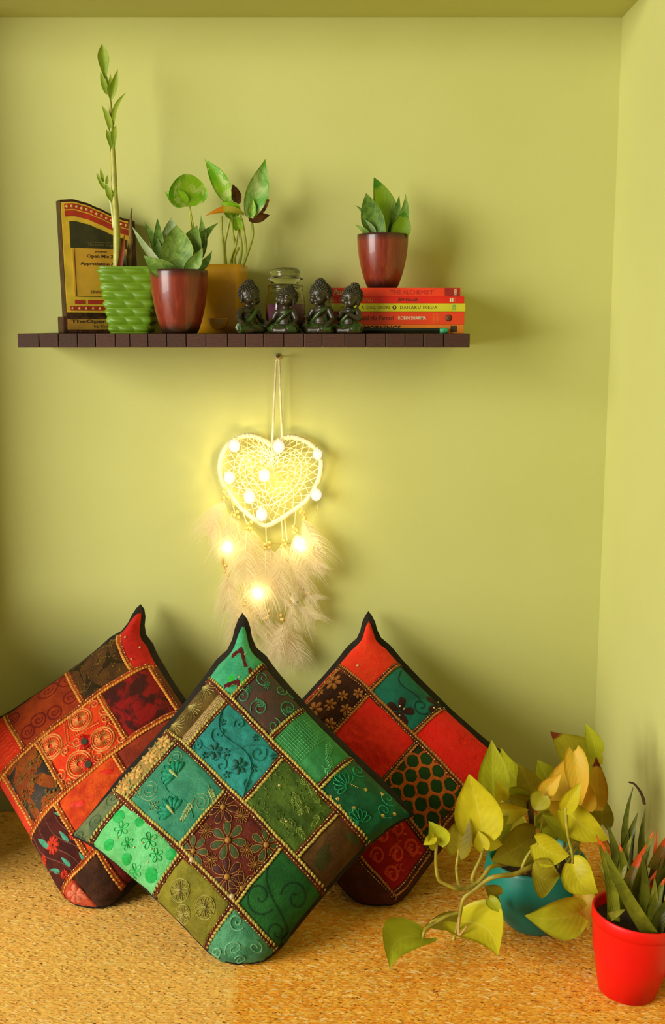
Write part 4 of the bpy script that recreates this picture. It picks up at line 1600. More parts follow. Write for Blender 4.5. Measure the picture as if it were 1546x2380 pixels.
# wine net scrolls
e = GP[1]
TEALT = th('teal', (74, 148, 104))
for x, y, r, a in ((-.03, -.02, .013, 0), (.0, .018, .015, 2), (.03, -.018, .014, 1), (-.032, .024, .012, 3), (.034, .02, .012, 4), (.002, -.03, .010, 5)):
    e.line(spir(x, y, r, 1.4, 24, a), .0017, .0016)
    e.sprig(x + r * .5, y - r * .5, a + 1, r * 1.5, 4, .24)
e.done('embroidery', [TEALT])
# mint net: lattice half, leaf half
e = GP[2]
MINT = th('mint', (100, 180, 112))
for i in range(11):
    x = -e.W / 2 + .006 + i * .0048
    e.line([(x, lerp(-e.Hh / 2 + .006, e.Hh / 2 - .006, k / 12)) for k in range(13)], .0010, .0010)
for j in range(17):
    y = lerp(-e.Hh / 2 + .006, e.Hh / 2 - .006, j / 16)
    e.line([(-e.W / 2 + .006 + k * .006, y) for k in range(9)], .0010, .0010)
for k in range(4):
    e.sprig(.012 + .01 * k, -.03 + .02 * k, 1.0 - .5 * k, .026, 5, .2)
e.done('embroidery', [MINT])
# emerald: outlined lotus, sequins
e = GP[3]
TEALB = th('bright_teal', (48, 168, 112))
def lotus(e, x, y, r, ang, mi=0, fill=False):
    for k in range(7):
        a = ang + (k - 3) * .42
        pt = petal(x, y, a, r * .15, r * (1 - .06 * abs(k - 3)), r * .17)
        if fill:
            e.area(pt[:-1], .0022, mi)
        e.line(pt, .0013, .0022, mi)
    return e
lotus(e, -.022, .004, .024, PI * .95).done('embroidered_lotus', [TEALB])
lotus(e, .025, .030, .022, PI * 1.1).done('embroidered_lotus', [TEALB])
for q in ((-.03, -.028), (.02, -.03), (.03, -.012)):
    e.line(spir(q[0], q[1], .011, 1.3), .0014, .0014)
e.done('embroidery', [TEALB])
for q in ((-.02, .03), (.004, .022), (-.012, .036), (-.004, -.012), (.012, -.028), (.034, -.004), (.04, -.02), (-.03, .036)):
    e.cu.fill(e.mb, e.P(circ(q[0], q[1], .0028, 8)[:-1]), e.rect, .0012)
for k in range(7):
    e.bead(-.028 + .0026 * k, .002 - .0012 * k, .0013)
e.done('sequin', [plain('sequin_gold', (206, 180, 96), 0.18, 0.1, 100, metal=0.8)])
# olive: feather fans
e = GP[4]
FEA = th('straw', (176, 160, 88))
for y, x in ((-.034, .0), (.0, .004), (.034, .0)):
    for k in range(11):
        a = -1.3 + 2.6 * k / 10
        e.line([(x - .014 + t * .026 * math.cos(a * (.4 + .6 * t)), y + t * .021 * math.sin(a * (.4 + .7 * t))) for t in (i / 8 for i in range(9))], .0009, .0010)
    e.done('embroidered_feather', [FEA])
e = GP[5]
LATT = th('lattice', (196, 170, 110))
for k in range(34):
    y = -e.Hh / 2 + .005 + k * (e.Hh - .01) / 33
    e.line([(-e.W / 2 + .004, y), (0, y + .002), (e.W / 2 - .004, y + .004)], .0009, .001)
    e.line([(-e.W / 2 + .004, y + .004), (0, y + .002), (e.W / 2 - .004, y)], .0009, .001)
e.done('embroidery', [LATT], kind='stuff')
# turquoise vines
e = GP[6]
TQ = fabric('turquoise_cord', (44, 140, 128), (36, 116, 106), rough=0.5)
TQD = th('deep_teal', (34, 96, 84))
e.line(vine(-.06, -.035, .06, .03, .016, 1.1), .0026, .0026)
e.line(vine(-.06, .03, .055, -.035, .012, .9), .0024, .0024)
for x, y, r, a in ((-.035, .0, .014, 1), (.0, .03, .012, 3), (.03, -.02, .014, 5), (-.02, -.032, .010, 2), (.048, .02, .009, 0), (-.05, .034, .009, 4)):
    e.line(spir(x, y, r, 1.25, 22, a), .0023, .0023)
e.done('embroidery', [TQ])
for x, y, r in ((-.042, -.016, .006), (-.006, .012, .007), (.016, .034, .006), (.04, .0, .007), (.012, -.034, .006), (-.03, .036, .006), (.05, -.034, .005)):
    for k in range(5):
        e.area(petal(x, y, k * 1.257, .001, r, r * .36, 8)[:-1], .002)
e.done('embroidery', [TQD])
for x, y in ((.022, .012), (-.022, .022)):
    for k in range(6):
        e.area(petal(x, y, k * 1.047, .001, .013, .0045, 8)[:-1], .0024)
    e.done('embroidered_flower', [TQD])
# moss lace
e = GP[7]
MOSS = th('moss', (118, 138, 56))
for i in range(9):
    x, y = random.uniform(-.042, .042), random.uniform(-.036, .036)
    e.sprig(x, y, random.uniform(0, 6.3), .026, 6, .2)
for i in range(90):
    x, y, a = random.uniform(-.046, .046), random.uniform(-.04, .04), random.uniform(0, 6.3)
    e.line([(x + .006 * t * math.cos(a + t), y + .006 * t * math.sin(a + t)) for t in (0, .5, 1)], .0009, .0014)
e.done('embroidery', [MOSS])
e.bead(-.03, -.01, .002).bead(.012, .02, .0018).done('sequin', [BRIGHT])
# brown sheer leaf
e = GP[8]
e.area(petal(-.008, .0, 1.2, 0, .036, .013, 14)[:-1], .0006).area(petal(.0, -.03, -.4, 0, .02, .010, 12)[:-1], .0006).done('leaf_applique', [fabric('leaf_dark', (66, 66, 20), (52, 52, 16))])
# peach sequin flowers
e = GP[9]
PEA, SGR = th('peach', (206, 160, 84)), th('sage', (140, 146, 84))
for y in (-.040, -.012, .016, .044):
    for k in range(6):
        e.area(petal(0, y, k * 1.047 + .3, .001, .012, .0048, 8)[:-1], .0022)
    e.done('embroidered_flower', [PEA])
for i in range(90):
    e.bead(random.uniform(-.019, .019), random.uniform(-.056, .056), .0018, i % 2, .5)
e.done('sequin', [PEA, SGR], kind='stuff')
# sea green lotus patch
e = GP[10]
SEA, STR = th('sea_green', (34, 140, 100)), th('pale_straw', (158, 176, 110))
for x, y, a in ((-.018, -.016, PI), (.016, .024, PI * 1.05)):
    lotus(e, x, y, .026, a, 0, True)
    e.area(petal(x, y, a, -.004, .018, .004, 10)[:-1], .0032, 1)
    e.done('embroidered_lotus', [SEA, STR])
e.line(spir(-.036, .022, .016, 2.4, 44, 0, .2), .0010, .0011).line(spir(-.038, -.034, .013, 2.2, 40, 1, .2), .0010, .0011, 0)
for x, y in ((-.014, .034), (-.05, .036)):
    e.flower(x, y, .008, 4, .0009)
e.sprig(.030, -.038, .4, .034, 7, .13, 0, .001).sprig(.028, -.010, 1.4, .036, 7, .13, 0, .001)
e.line(spir(.040, -.014, .014, 2.0, 40, 2, .2), .001, .001).done('embroidery', [STR])
e.line(vine(-.03, -.002, .045, .010, .006, 1), .0016, .0016).done('embroidery', [SEA])
# maroon daisies
e = GP[11]
GLD, PGR, PMR = th('gold', (170, 124, 58)), th('petal_green', (66, 78, 40)), th('petal_wine', (66, 22, 16))
for x, y, r, fm in ((-.006, -.002, .027, 1), (-.044, -.030, .024, 2), (.040, -.036, .024, 1), (.026, .034, .026, 2), (-.036, .042, .022, 1), (.040, .004, .0, 1), (.052, .030, .022, 2)):
    if r:
        e.flower(x, y, r, 7, .0013, fm, 0, .3, .27).done('embroidered_daisy', [GLD, PGR, PMR])
for x, y in ((-.040, .010), (.024, -.012), (.030, .000 + .064), (-.008, .034), (-.014, -.040), (.046, -.006)):
    e.flower(x, y, .011, 8, .0010, None, 0, 0, .2).done('embroidered_daisy', [GLD])
e.bead(-.03, .052, .004).bead(.048, .048, .004).done('pearl', [plain('pearl', (216, 190, 140), 0.25, 0.05)])
# forest swirls
e = GP[12]
FOR = fabric('forest_dark', (24, 66, 28), (18, 54, 22))
for x, y, r, a in ((-.02, .02, .024, 0), (.018, -.016, .022, 2.5), (.028, .036, .016, 1)):
    e.line(spir(x, y, r, 1.3, 30, a), .0034, .0009)
e.line(vine(-.04, -.05, .04, .05, .02, .8), .004, .0009).done('swirl_applique', [FOR])
# sage, mint, lime, aqua
e = GP[13]
SAGD = th('sage_dark', (72, 90, 58))
for x, y, r in ((0, -.028, .012), (.004, .006, .012), (-.004, .032, .010)):
    e.line(spir(x, y, r, 1.5, 22, x * 80), .0018, .0014)
e.done('embroidery', [SAGD])
e = GP[14]
BGR = th('bright_green', (36, 172, 76))
for x, y, r in ((-.05, -.014, .009), (-.036, .022, .008), (.0, .022, .008), (.044, .016, .010), (.05, -.022, .008), (-.018, -.026, .007)):
    e.area(circ(x, y, r, 14)[:-1], .0016).done('green_dot', [BGR])
for x, y, r in ((.012, -.016, .012), (-.034, -.004, .011), (.034, -.008, .010), (.02, .026, .010), (-.012, .006, .009)):
    for k in range(5):
        e.line(petal(x, y, k * 1.257, .001, r, r * .34), .0013, .0014)
e.done('embroidery', [BGR])
for x, y in ((.006, -.008), (.016, -.022), (.022, -.010), (-.03, .008), (.03, .006), (.0, .004)):
    e.bead(x, y, .0016)
e.done('pearl', [BRIGHT])
e = GP[15]
for x, y, r in ((-.022, .004, .013), (.022, -.004, .013), (.0, .024, .010)):
    e.flower(x, y, r, 9, .0011, None, 0, 0, .2)
    e.line(circ(x, y, r * 1.15, 20), .0011, .0013)
    e.done('embroidered_flower', [FEA])
e = GP[16]
AQD = th('aqua_light', (120, 178, 130))
for x, y, r, a in ((-.024, -.022, .013, 0), (.0, .012, .015, 2), (.022, -.012, .012, 4), (-.02, .03, .011, 1), (.024, .026, .011, 3)):
    e.line(spir(x, y, r, 1.4, 22, a), .0024, .0020)
e.done('embroidery', [AQD])

# ------------------------------------------------------------------ left red cushion
lroot = thing('cushion', 'red and orange patchwork cushion with mirror flowers at the left edge', 'cushion', onz(200, 2105, 0), 'patchwork cushions leaning on the wall')
LC = Cushion(lroot, (188, 2184), (312, 1450), -0.045, (-72, 1722), (575, 1832), 'LTRB', H=0.066, yaw=0.20, seed=9,
             ears={1: (0.012, -0.012, 0.02)})
LC.cover(BLACKF)
L1, L2, L3 = 0.275, 0.56, 0.835
LM = (TAPEO, CORDO, BEADG)
lp_ = [((0, .22, 0, L1), fabric('scarlet_rib', (244, 62, 22), (216, 46, 16)), 'scarlet ribbed patch', .0014),
       ((.22, .585, 0, L1), fabric('burnt_orange', (176, 66, 18), (150, 48, 14)), 'burnt orange patch with rings', .0006),
       ((.585, .88, 0, L1), fabric('umber_print', (92, 58, 18), (66, 40, 14)), 'dark umber printed patch', 0),
       ((.88, 1, 0, L1), fabric('scarlet_silk', (204, 34, 22), (178, 24, 16)), 'scarlet silk corner patch', .0012),
       ((0, .06, L1, L2), fabric('coral_strip', (222, 66, 36), (200, 50, 24)), 'coral edge strip', 0),
       ((.06, .29, L1, L2), fabric('amber_print', (156, 76, 20), (128, 56, 14)), 'amber patch with dark triangles', 0),
       ((.29, .67, L1, L2), fabric('orange_red', (232, 66, 18), (214, 52, 14)), 'orange patch with coiled discs and mirror flowers', 0),
       ((.67, .965, L1, L2), fabric('crimson_ikat', (140, 16, 10), (66, 18, 12), mix=(.44, .54), pscale=34), 'crimson and black mottled patch', 0),
       ((.965, 1, L1, L2), fabric('brown_edge', (110, 56, 20), (90, 44, 16)), None, 0),
       ((0, .22, L2, L3), fabric('mahogany', (86, 28, 16), (64, 22, 14)), 'mahogany patch with teal leaves', .0008),
       ((.22, .58, L2, L3), fabric('tangerine', (222, 80, 20), (190, 52, 14), mix=(.4, .6)), 'tangerine patch', .0012),
       ((.58, 1, L2, L3), fabric('rust_satin', (150, 50, 20), (120, 38, 16)), None, 0),
       ((0, .10, L3, 1), fabric('pink_flower', (214, 92, 52), (190, 60, 34)), 'pink edged corner patch', .001),
       ((.10, .28, L3, 1), fabric('cocoa_silk', (86, 48, 24), (62, 34, 18)), 'cocoa corner patch', .0016),
       ((.28, 1, L3, 1), fabric('dark_rust', (112, 30, 16), (90, 24, 14)), None, 0)]
LP = []
for rect, m, lab, cr in lp_:
    LP.append(Emb(LC, rect, LC.patch(rect, m, lab, cr)))
for bb in (L1, L2, L3):
    LC.braid((-0.004, bb), (1.0, bb), mats=LM, flip=False)
for a_, b_, c_ in ((.22, -.01, L1), (.585, -.01, L1), (.88, -.01, L1), (.06, L1, L2), (.29, L1, L2), (.67, L1, L2), (.965, L1, L2), (.22, L2, L3), (.58, L2, L3), (.28, L3, 1.01)):
    LC.braid((a_, b_ + 0.014), (a_, c_ - 0.014), wid=0.011, mats=LM, flip=False)
e = LP[0]
SCT = th('scarlet', (236, 78, 36))
for i in range(12):
    y = -e.Hh / 2 + .01 + i * .0075
    e.line(vine(-e.W / 2 + .01, y, e.W / 2 - .01, y, .0012, 3), .0018, .0014)
e.done('embroidery', [SCT])
e = LP[1]
RINGT = fabric('ring_red', (136, 32, 16), (112, 26, 14))
for x, y, r in ((-.05, -.02, .012), (-.016, .022, .013), (.02, -.026, .018), (.046, .022, .012), (-.04, .028, .012), (.012, .03, .012), (.056, -.02, .016)):
    e.line(circ(x, y, r, 22), .0034, .0012).line(spir(x, y, r * .6, 1.2, 16), .0026, .0010)
    e.done('ring_applique', [RINGT])
e = LP[2]
UMB = th('umber', (48, 34, 14))
BRN = th('bronze', (128, 96, 40))
def diamond(x, y, r, k=.62):
    return [(x - r, y), (x, y - r * k), (x + r, y), (x, y + r * k), (x - r, y)]
e.area([(-.05, -.04), (-.005, -.036), (-.03, .012)], .0006).area([(-.006, .02), (.03, -.03), (.05, .03)], .0006).area([(-.05, .045), (-.02, .0), (-.008, .046)], .0006).done('triangle_applique', [UMB])
for x, y in ((-.034, .026), (.036, -.034), (.01, -.006)):
    e.line(diamond(x, y, .013), .0012, .0013).line(diamond(x, y, .008), .001, .0013).bead(x, y, .002)
for i in range(60):
    e.bead(random.uniform(-.05, .05), random.uniform(-.044, .044), .0012)
e.done('embroidery', [BRN])
e = LP[3]
for q in ((-.008, -.018), (.008, .012), (-.012, .028)):
    e.bead(q[0], q[1], .0020)
e.done('sequin', [BRIGHT])
e = LP[5]
e.area([(-.045, -.045), (-.006, -.046), (-.042, -.005)], .0006).area([(-.016, .048), (.042, .046), (.002, .006), (-.016, .016)], .0006).area([(.008, -.004), (.042, -.042), (.042, .03)], .0006).area([(-.044, .014), (-.024, .014), (-.03, .046), (-.044, .046)], .0006).done('triangle_applique', [UMB])
for x, y in ((-.014, -.018), (.012, -.024), (.002, .0), (-.022, .03), (.03, -.044 + .02)):
    e.line(diamond(x, y, .012), .0013, .0014, 0).line(diamond(x, y, .0075), .001, .0014, 0).bead(x, y, .0026, 0).done('diamond_applique', [BRN])
for x, y in ((-.032, .0), (.022, .03)):
    e.line(circ(x, y, .014, 16, 0, PI), .0016, .0015).line(circ(x, y, .018, 16, 0, PI), .0012, .0015)
    for k in range(5):
        e.bead(x + .010 * math.cos(k * .78), y + .010 * math.sin(k * .78), .0026)
for i in range(110):
    e.bead(random.uniform(-.044, .044), random.uniform(-.048, .048), .0011)
e.done('embroidery', [BRN])
# orange patch: coils, chain diamonds, scrolls, mirror flowers
e = LP[6]
CREAM, FRINGE, MIRROR = th('cream_orange', (222, 142, 72)), th('scarlet_fringe', (222, 34, 18)), plain('mirror', (112, 124, 96), 0.15, 0.05, 20, metal=0.8)
for x, y, r in ((-.046, -.026, .021), (-.022, .034, .022), (.016, -.032, .020), (.030, .024, .020)):
    e.line(circ(x, y, r, 28), .0030, .0026).line(circ(x, y, r * .82, 26), .0026, .0026)
    for k in range(22):
        a = k * 2 * PI / 22
        e.line([(x + r * .18 * math.cos(a), y + r * .18 * math.sin(a)), (x + r * .44 * math.cos(a + .18), y + r * .44 * math.sin(a + .18)), (x + r * .68 * math.cos(a + .25), y + r * .68 * math.sin(a + .25))], .0018, .0022)
    e.done('coiled_disc', [CREAM])
for x, y, a, r in ((-.006, .0, 0, .010), (.0, .014, 3, .009), (.056, -.020, 1, .010), (.050, -.004, 4, .009), (.010, .046, 2, .010), (-.056, .028, 5, .010), (.056, .044, 0, .009), (-.03, .0, 2, .007), (.048, -.04, 3, .009), (-.05, .046, 1, .008)):
    e.line(spir(x, y, r, 1.5, 22, a), .0024, .0024)
e.done('embroidered_scroll', [CREAM])
for pts in ([(-.068, -.004), (-.02, -.008)], [(-.02, -.008), (-.006, -.046)], [(-.02, -.008), (.004, .03)], [(.004, .03), (-.006, .058)], [(.004, .03), (.05, .008)], [(.05, .008), (.066, -.03)], [(-.006, -.012), (.04, -.006)], [(.05, .008), (.064, .048)]):
    (x0, y0), (x1, y1) = pts
    m = int(math.hypot(x1 - x0, y1 - y0) / .0034)
    for k in range(m):
        t = (k + .5) / m
        for sg in (-1, 1):
            nx, ny = -(y1 - y0), (x1 - x0)
            l = math.hypot(nx, ny)
            x, y = lerp(x0, x1, t) + nx / l * .0016 * sg, lerp(y0, y1, t) + ny / l * .0016 * sg
            e.area(petal(x - (x1 - x0) / l * .002, y - (y1 - y0) / l * .002, math.atan2(y1 - y0, x1 - x0) + .5 * sg, 0, .0042, .0011, 6)[:-1], .0016)
e.done('chain_stitch', [CREAM], kind='stuff')
for x, y in ((.004, .010), (-.010, .046)):
    for k in range(26):
        a = k * 2 * PI / 26 + random.uniform(-.1, .1)
        rr = random.uniform(.011, .015)
        e.line([(x + .003 * math.cos(a), y + .003 * math.sin(a)), (x + rr * .6 * math.cos(a), y + rr * .6 * math.sin(a)), (x + rr * math.cos(a + .1), y + rr * math.sin(a + .1))], .0026, .0032)
    e.done('mirror_flower', [FRINGE])
    e.cu.fill(e.mb, e.P(circ(x, y, .0058, 16)[:-1]), e.rect, .0042, 0, .0040)
    e.done('mirror_disc', [MIRROR], label='small round grey mirror')
# mahogany with teal leaves
e = LP[9]
TLF, RDT = th('aqua', (70, 150, 116)), th('coral', (206, 58, 30))
for x, y, a, l in ((-.02, -.034, 1.2, .03), (.018, -.010, 1.4, .024), (.0, .02, 1.3, .022), (-.026, .014, 1.0, .022), (.028, .036, 1.5, .018), (.024, -.04, .9, .018)):
    e.area(petal(x, y, a, 0, l, l * .2, 12)[:-1], .001)
    e.done('leaf_applique', [TLF])
for k in range(5):
    e.line(vine(-.044 + .018 * k, -.05, -.02 + .016 * k, .05, .008, .8), .0020, .0016)
e.done('embroidery', [th('mauve_brown', (112, 62, 46))])
for x, y, r in ((-.002, -.004, .013), (-.030, -.006, .008), (.034, .010, .008), (-.01, .042, .008)):
    for k in range(9):
        e.area(petal(x, y, k * .7, .001, r, r * .3, 8)[:-1], .0022)
    e.done('embroidered_flower', [RDT])
e = LP[12]
for k in range(6):
    e.area(petal(0, .0, k * 1.05, .001, .02, .007, 10)[:-1], .0016)
e.done('embroidered_flower', [th('pink', (226, 120, 84))])
e = LP[10]
for x, y, r in ((-.03, -.02, .014), (.01, .012, .016), (.034, -.03, .012), (-.01, .036, .012)):
    e.area(petal(x, y, .6, -r, r, r * .5, 12)[:-1], .0008)
e.done('embroidery', [th('flame', (224, 44, 16))])

# ------------------------------------------------------------------ right red cushion
rroot = thing('cushion', 'red, brown and teal patchwork cushion between the green one and the plants', 'cushion', onz(885, 2100, 0), 'patchwork cushions leaning on the wall')
RC = Cushion(rroot, (882, 2178), (857, 1464), -0.045, (540, 1795), (1192, 1788), 'TRBL', H=0.064, yaw=0.08, seed=5, ears={0: (0.0, -0.004, 0.010)})
RC.cover(BLACKF, fl=0.034)
R1, R2, R3 = .27, .575, .865
RM = (TAPE, CORDB, BEADG)
rp_ = [((0, .26, 0, R1), fabric('vermilion_silk', (246, 56, 20), (232, 44, 16)), 'vermilion corner patch', .0014),
       ((.26, .575, 0, R1), fabric('petrol_felt', (22, 108, 88), (16, 86, 70)), 'petrol blue patch with dark flower', 0),
       ((.575, 1, 0, R1), fabric('red_silk', (244, 34, 14), (230, 26, 10)), 'plain red silk patch', .0005),
       ((0, .035, R1, R2), fabric('red_edge', (196, 60, 24), (170, 40, 18)), None, 0),
       ((.035, .27, R1, R2), fabric('chestnut_print', (66, 28, 12), (52, 22, 10)), 'chestnut patch with blossom twigs', 0),
       ((.27, .617, R1, R2), fabric('crinkled_red', (240, 42, 16), (218, 30, 10)), 'crinkled red patch', .0022),
       ((.617, .95, R1, R2), fabric('bottle_green', (54, 70, 20), (40, 54, 16)), 'bottle green patch with orange rings', 0),
       ((.95, 1, R1, R2), fabric('brown_edge_2', (110, 46, 16), (90, 36, 14)), None, 0),
       ((0, .34, R2, R3), fabric('maroon_plain', (96, 26, 14), (76, 22, 12)), None, 0),
       ((.34, .66, R2, R3), fabric('rust_plain', (130, 46, 18), (104, 36, 14)), None, 0),
       ((.66, .975, R2, R3), fabric('paisley_ground', (176, 20, 12), (150, 14, 8)), 'dark red patch with paisley curls', 0),
       ((.975, 1, R2, R3), fabric('brown_edge_3', (92, 44, 16), (76, 36, 14)), None, 0),
       ((0, .6, R3, 1), fabric('cocoa_plain', (84, 44, 18), (66, 34, 14)), None, 0),
       ((.6, 1, R3, 1), fabric('tobacco_plain', (100, 48, 16), (78, 38, 14)), 'tobacco brown corner patch', .001)]
RP = []
for rect, m, lab, cr in rp_:
    RP.append(Emb(RC, rect, RC.patch(rect, m, lab, cr)))
for bb in (R1, R2, R3):
    RC.braid((-0.004, bb), (1.0, bb), mats=RM, flip=True)
for a_, b_, c_ in ((.26, -.01, R1), (.575, -.01, R1), (.035, R1, R2), (.27, R1, R2), (.617, R1, R2), (.95, R1, R2), (.34, R2, R3), (.66, R2, R3), (.975, R2, R3), (.6, R3, 1.01)):
    RC.braid((a_, b_ + 0.014), (a_, c_ - 0.014), wid=0.010, mats=RM, flip=True)
e = RP[0]
e.bead(-.004, .024, .0026).done('sequin', [BRIGHT])
e = RP[1]
DKF = fabric('flower_dark', (58, 20, 12), (46, 18, 12))
for k in range(5):
    e.area(petal(.012, .030, k * 1.257 + .4, .001, .026, .009, 12)[:-1], .0012)
e.done('flower_applique', [DKF])
for k in range(4):
    e.area(petal(.046, -.034, k * 1.3 + 1.6, .001, .024, .008, 12)[:-1], .0012)
e.done('flower_applique', [DKF])
e.line(vine(-.04, -.03, .02, .0, .012, .8), .004, .0008).line(spir(.03, -.006, .016, 1.2), .0036, .0008).done('swirl_applique', [fabric('petrol_dark', (14, 62, 54), (10, 50, 44))])
for x, y in ((.006, .024), (.016, .036), (.014, .022), (.04, -.04), (.052, -.03), (.046, -.022), (.05, -.044)):
    e.bead(x, y, .0018)
e.done('sequin', [BRIGHT])
e = RP[4]
BLS, TWG = th('blossom', (172, 106, 46)), th('twig', (110, 62, 26))
for k in range(4):
    e.line(vine(-.042 + .022 * k, -.05, -.03 + .02 * k, .052, .006, 1.2), .0011, .0011)
e.done('embroidery', [TWG])
for x, y, r in ((-.026, -.022, .016), (.002, .012, .012), (-.016, .034, .016), (.026, -.036, .010), (.03, .0, .011), (.026, .036, .012), (-.034, .006, .009), (.008, -.014, .010)):
    for k in range(6):
        e.area(petal(x, y, k * 1.047 + r * 100, .001, r, r * .34, 9)[:-1], .0016)
    e.bead(x, y, r * .22, 1)
    e.done('embroidered_blossom', [BLS, TWG])
e = RP[6]
RNG = fabric('ring_orange', (206, 104, 30), (176, 82, 24))
RNG_IN = fabric('ring_green', (30, 66, 16), (26, 56, 14))
sp = .027
for i in range(-2, 3):
    for j in range(-3, 4):
        x, y = i * sp + (j % 2) * sp * .5, j * sp * .72
        if abs(x) > e.W / 2 - .010 or abs(y) > e.Hh / 2 - .008:
            continue
        e.line(circ(x, y, .0125, 22), .0040, .0014)
        e.area(circ(x, y, .0095, 16)[:-1], .0006, 1)
        e.done('ring_applique', [RNG, RNG_IN])
e = RP[10]
PAI = fabric('paisley_red', (222, 76, 36), (200, 58, 26))
for i in range(-1, 3):
    for j in range(-2, 3):
        x, y = i * .034 - .014 + (j % 2) * .012, j * .025
        if abs(x) > e.W / 2 - .01 or abs(y) > e.Hh / 2 - .008:
            continue
        e.line(spir(x, y, .0125, 1.35, 24, 2.2, .25), .0040, .0012)
        e.line(petal(x, y, 2.0, .002, .009, .0035), .0026, .0010)
        e.done('paisley_applique', [PAI])
for i in range(16):
    x, y = random.uniform(-e.W / 2 + .01, e.W / 2 - .01), random.uniform(-e.Hh / 2 + .01, e.Hh / 2 - .01)
    e.line(circ(x, y, .004, 8, 0, 4), .0024, .0009)
e.done('embroidery', [PAI])
e = RP[5]
e = RP[2]
for k in range(5):
    e.line(circ(-.02 + .012 * k, -.02 + .010 * math.sin(k * 2), .007, 14), .0010, .0008)
e.done('embroidery', [th('red_tonal', (220, 50, 22))])

# ================================================================== dreamcatcher with string lights
DY = -0.018
def hp(px, py, dy=0.0):
    return at(px, py, DY + dy)
HEART = [(630, 1034), (612, 1022), (594, 1014), (572, 1012), (548, 1020), (528, 1036), (515, 1060), (511, 1092), (519, 1122), (535, 1150), (560, 1182), (590, 1206), (618, 1222), (650, 1207), (682, 1187), (712, 1163), (732, 1135),
         (744, 1104), (747, 1075), (740, 1050), (722, 1032), (700, 1020), (676, 1015), (654, 1020), (638, 1029)]
RIB = plain('white_ribbon', (232, 218, 178), 0.6, 0.05, 80)
LACE = plain('white_lace', (236, 222, 180), 0.7, 0.05, 80)
dc = thing('dreamcatcher', 'white heart shaped dreamcatcher with lace web and feathers hanging under the shelf', 'dreamcatcher', at(620, 1222, DY))
hc = (628, 1105)
loop = spline([hp(*p) for p in HEART] + [hp(*HEART[0])], 4)
mb = MB()
k = mpp(hp(*hc))
mb.tube(loop, 5.6 * k, 10, cap=False)
hoop = mb.build('hoop', RIB, dc)
# ribbon winding
mb = MB()
m = len(loop)
for i in range(0, m - 1):
    for s_ in (0.0, 0.5):
        c_ = lerp(loop[i], loop[i + 1], s_)
        t = (loop[i + 1] - loop[i]).normalized()
        yv = Vector((0, 1, 0))
        u_ = t.cross(yv).normalized()
        pts = []
        for q in range(9):
            an = 2 * PI * q / 8
            pts.append(c_ + (u_ * math.cos(an) + yv * math.sin(an)) * 6.0 * k + t * (0.0022 * (q / 8 - .5)))
        mb.tube(pts, 0.0005, 4, cap=False)
mb.build('winding', LACE, hoop, kind='stuff')
# lace web: rows of looped net between scaled hearts, a small heart inside
def hs(scale, t, dy=0.0):
    """point on the heart scaled about its middle, t in 0..1"""
    n = len(HEART)
    f = (t % 1.0) * n
    i = int(f) % n
    fr = f - int(f)
    x = lerp(HEART[i][0], HEART[(i + 1) % n][0], fr)
    y = lerp(HEART[i][1], HEART[(i + 1) % n][1], fr)
    return hp(hc[0] + (x - hc[0]) * scale, hc[1] + (y - hc[1]) * scale, dy)
mb = MB()
NR = 34
def netrow(s0, s1, n, ph, r=0.0008):
    for i in range(n):
        for a, b in ((0.0, 0.5), (0.5, 1.0)):
            t0, t1 = (i + ph + a) / n, (i + ph + b) / n
            p = [hs(lerp(s0, s1, math.sin(PI * u) if False else (u if a == 0 else 1 - u)), lerp(t0, t1, u)) for u in (0, .33, .66, 1)]
            mb.tube(p, r, 4, cap=False)
def ring(s0, r=0.0009, n=70):
    mb.tube([hs(s0, i / n) for i in range(n + 1)], r, 5, cap=False)
netrow(.97, .84, 34, 0)
netrow(.84, .73, 34, .5)
ring(.73)
netrow(.73, .62, 34, 0)
ring(.62, .0013)
netrow(.62, .50, 26, .5)
ring(.50)
netrow(.50, .36, 20, 0)
ring(.36)
netrow(.36, .20, 12, .5)
netrow(.20, .05, 8, 0)
mb.build('lace_web', LACE, dc)
# hanging ribbon: two strands from the nail
mb = MB()
for a, b in (((642, 838), (633, 1030)), ((649, 838), (656, 1022))):
    P0, P1 = hp(a[0], a[1], -.004), hp(b[0], b[1], -.002)
    for i in range(12):
        pass
    rows = []
    for i in range(13):
        c_ = lerp(P0, P1, i / 12)
        rows.append([c_ + Vector((-.0017, 0, 0)), c_ + Vector((-.0006, -.0006, 0)), c_ + Vector((.0006, -.0006, 0)), c_ + Vector((.0017, 0, 0)), c_ + Vector((0, .0006, 0)), c_ + Vector((-.0017, 0, 0))])
    mb.grid(rows)
MB.tube(mb, [hp(642, 839, -.004), hp(644, 834, -.004), hp(646, 832, -.004), hp(648, 834, -.004), hp(649, 839, -.004)], .0013, 6)
mb.build('hanging_cord', plain('cord_white', (224, 210, 168), 0.6), dc)
nail = thing('nail', 'small rusty nail in the wall under the shelf holding the dreamcatcher', 'nail', at(646, 830, 0))
nb = MB()
n0, n1 = at(646, 829, 0.004), at(646, 828, -.030)
nb.tube([n0, n1], .0011, 8).tube([n1, n1 + Vector((0, -.0012, 0))], .0032, 10)
nb.build('shank', plain('rust', (104, 72, 36), 0.6, 0.3, 200, metal=0.5), nail)
MB().tube([at(646, 829, -.0002), at(646, 829, -.0022)], .0055, 12).build('wall_plug', plain('plug', (196, 180, 130), 0.8), nail)

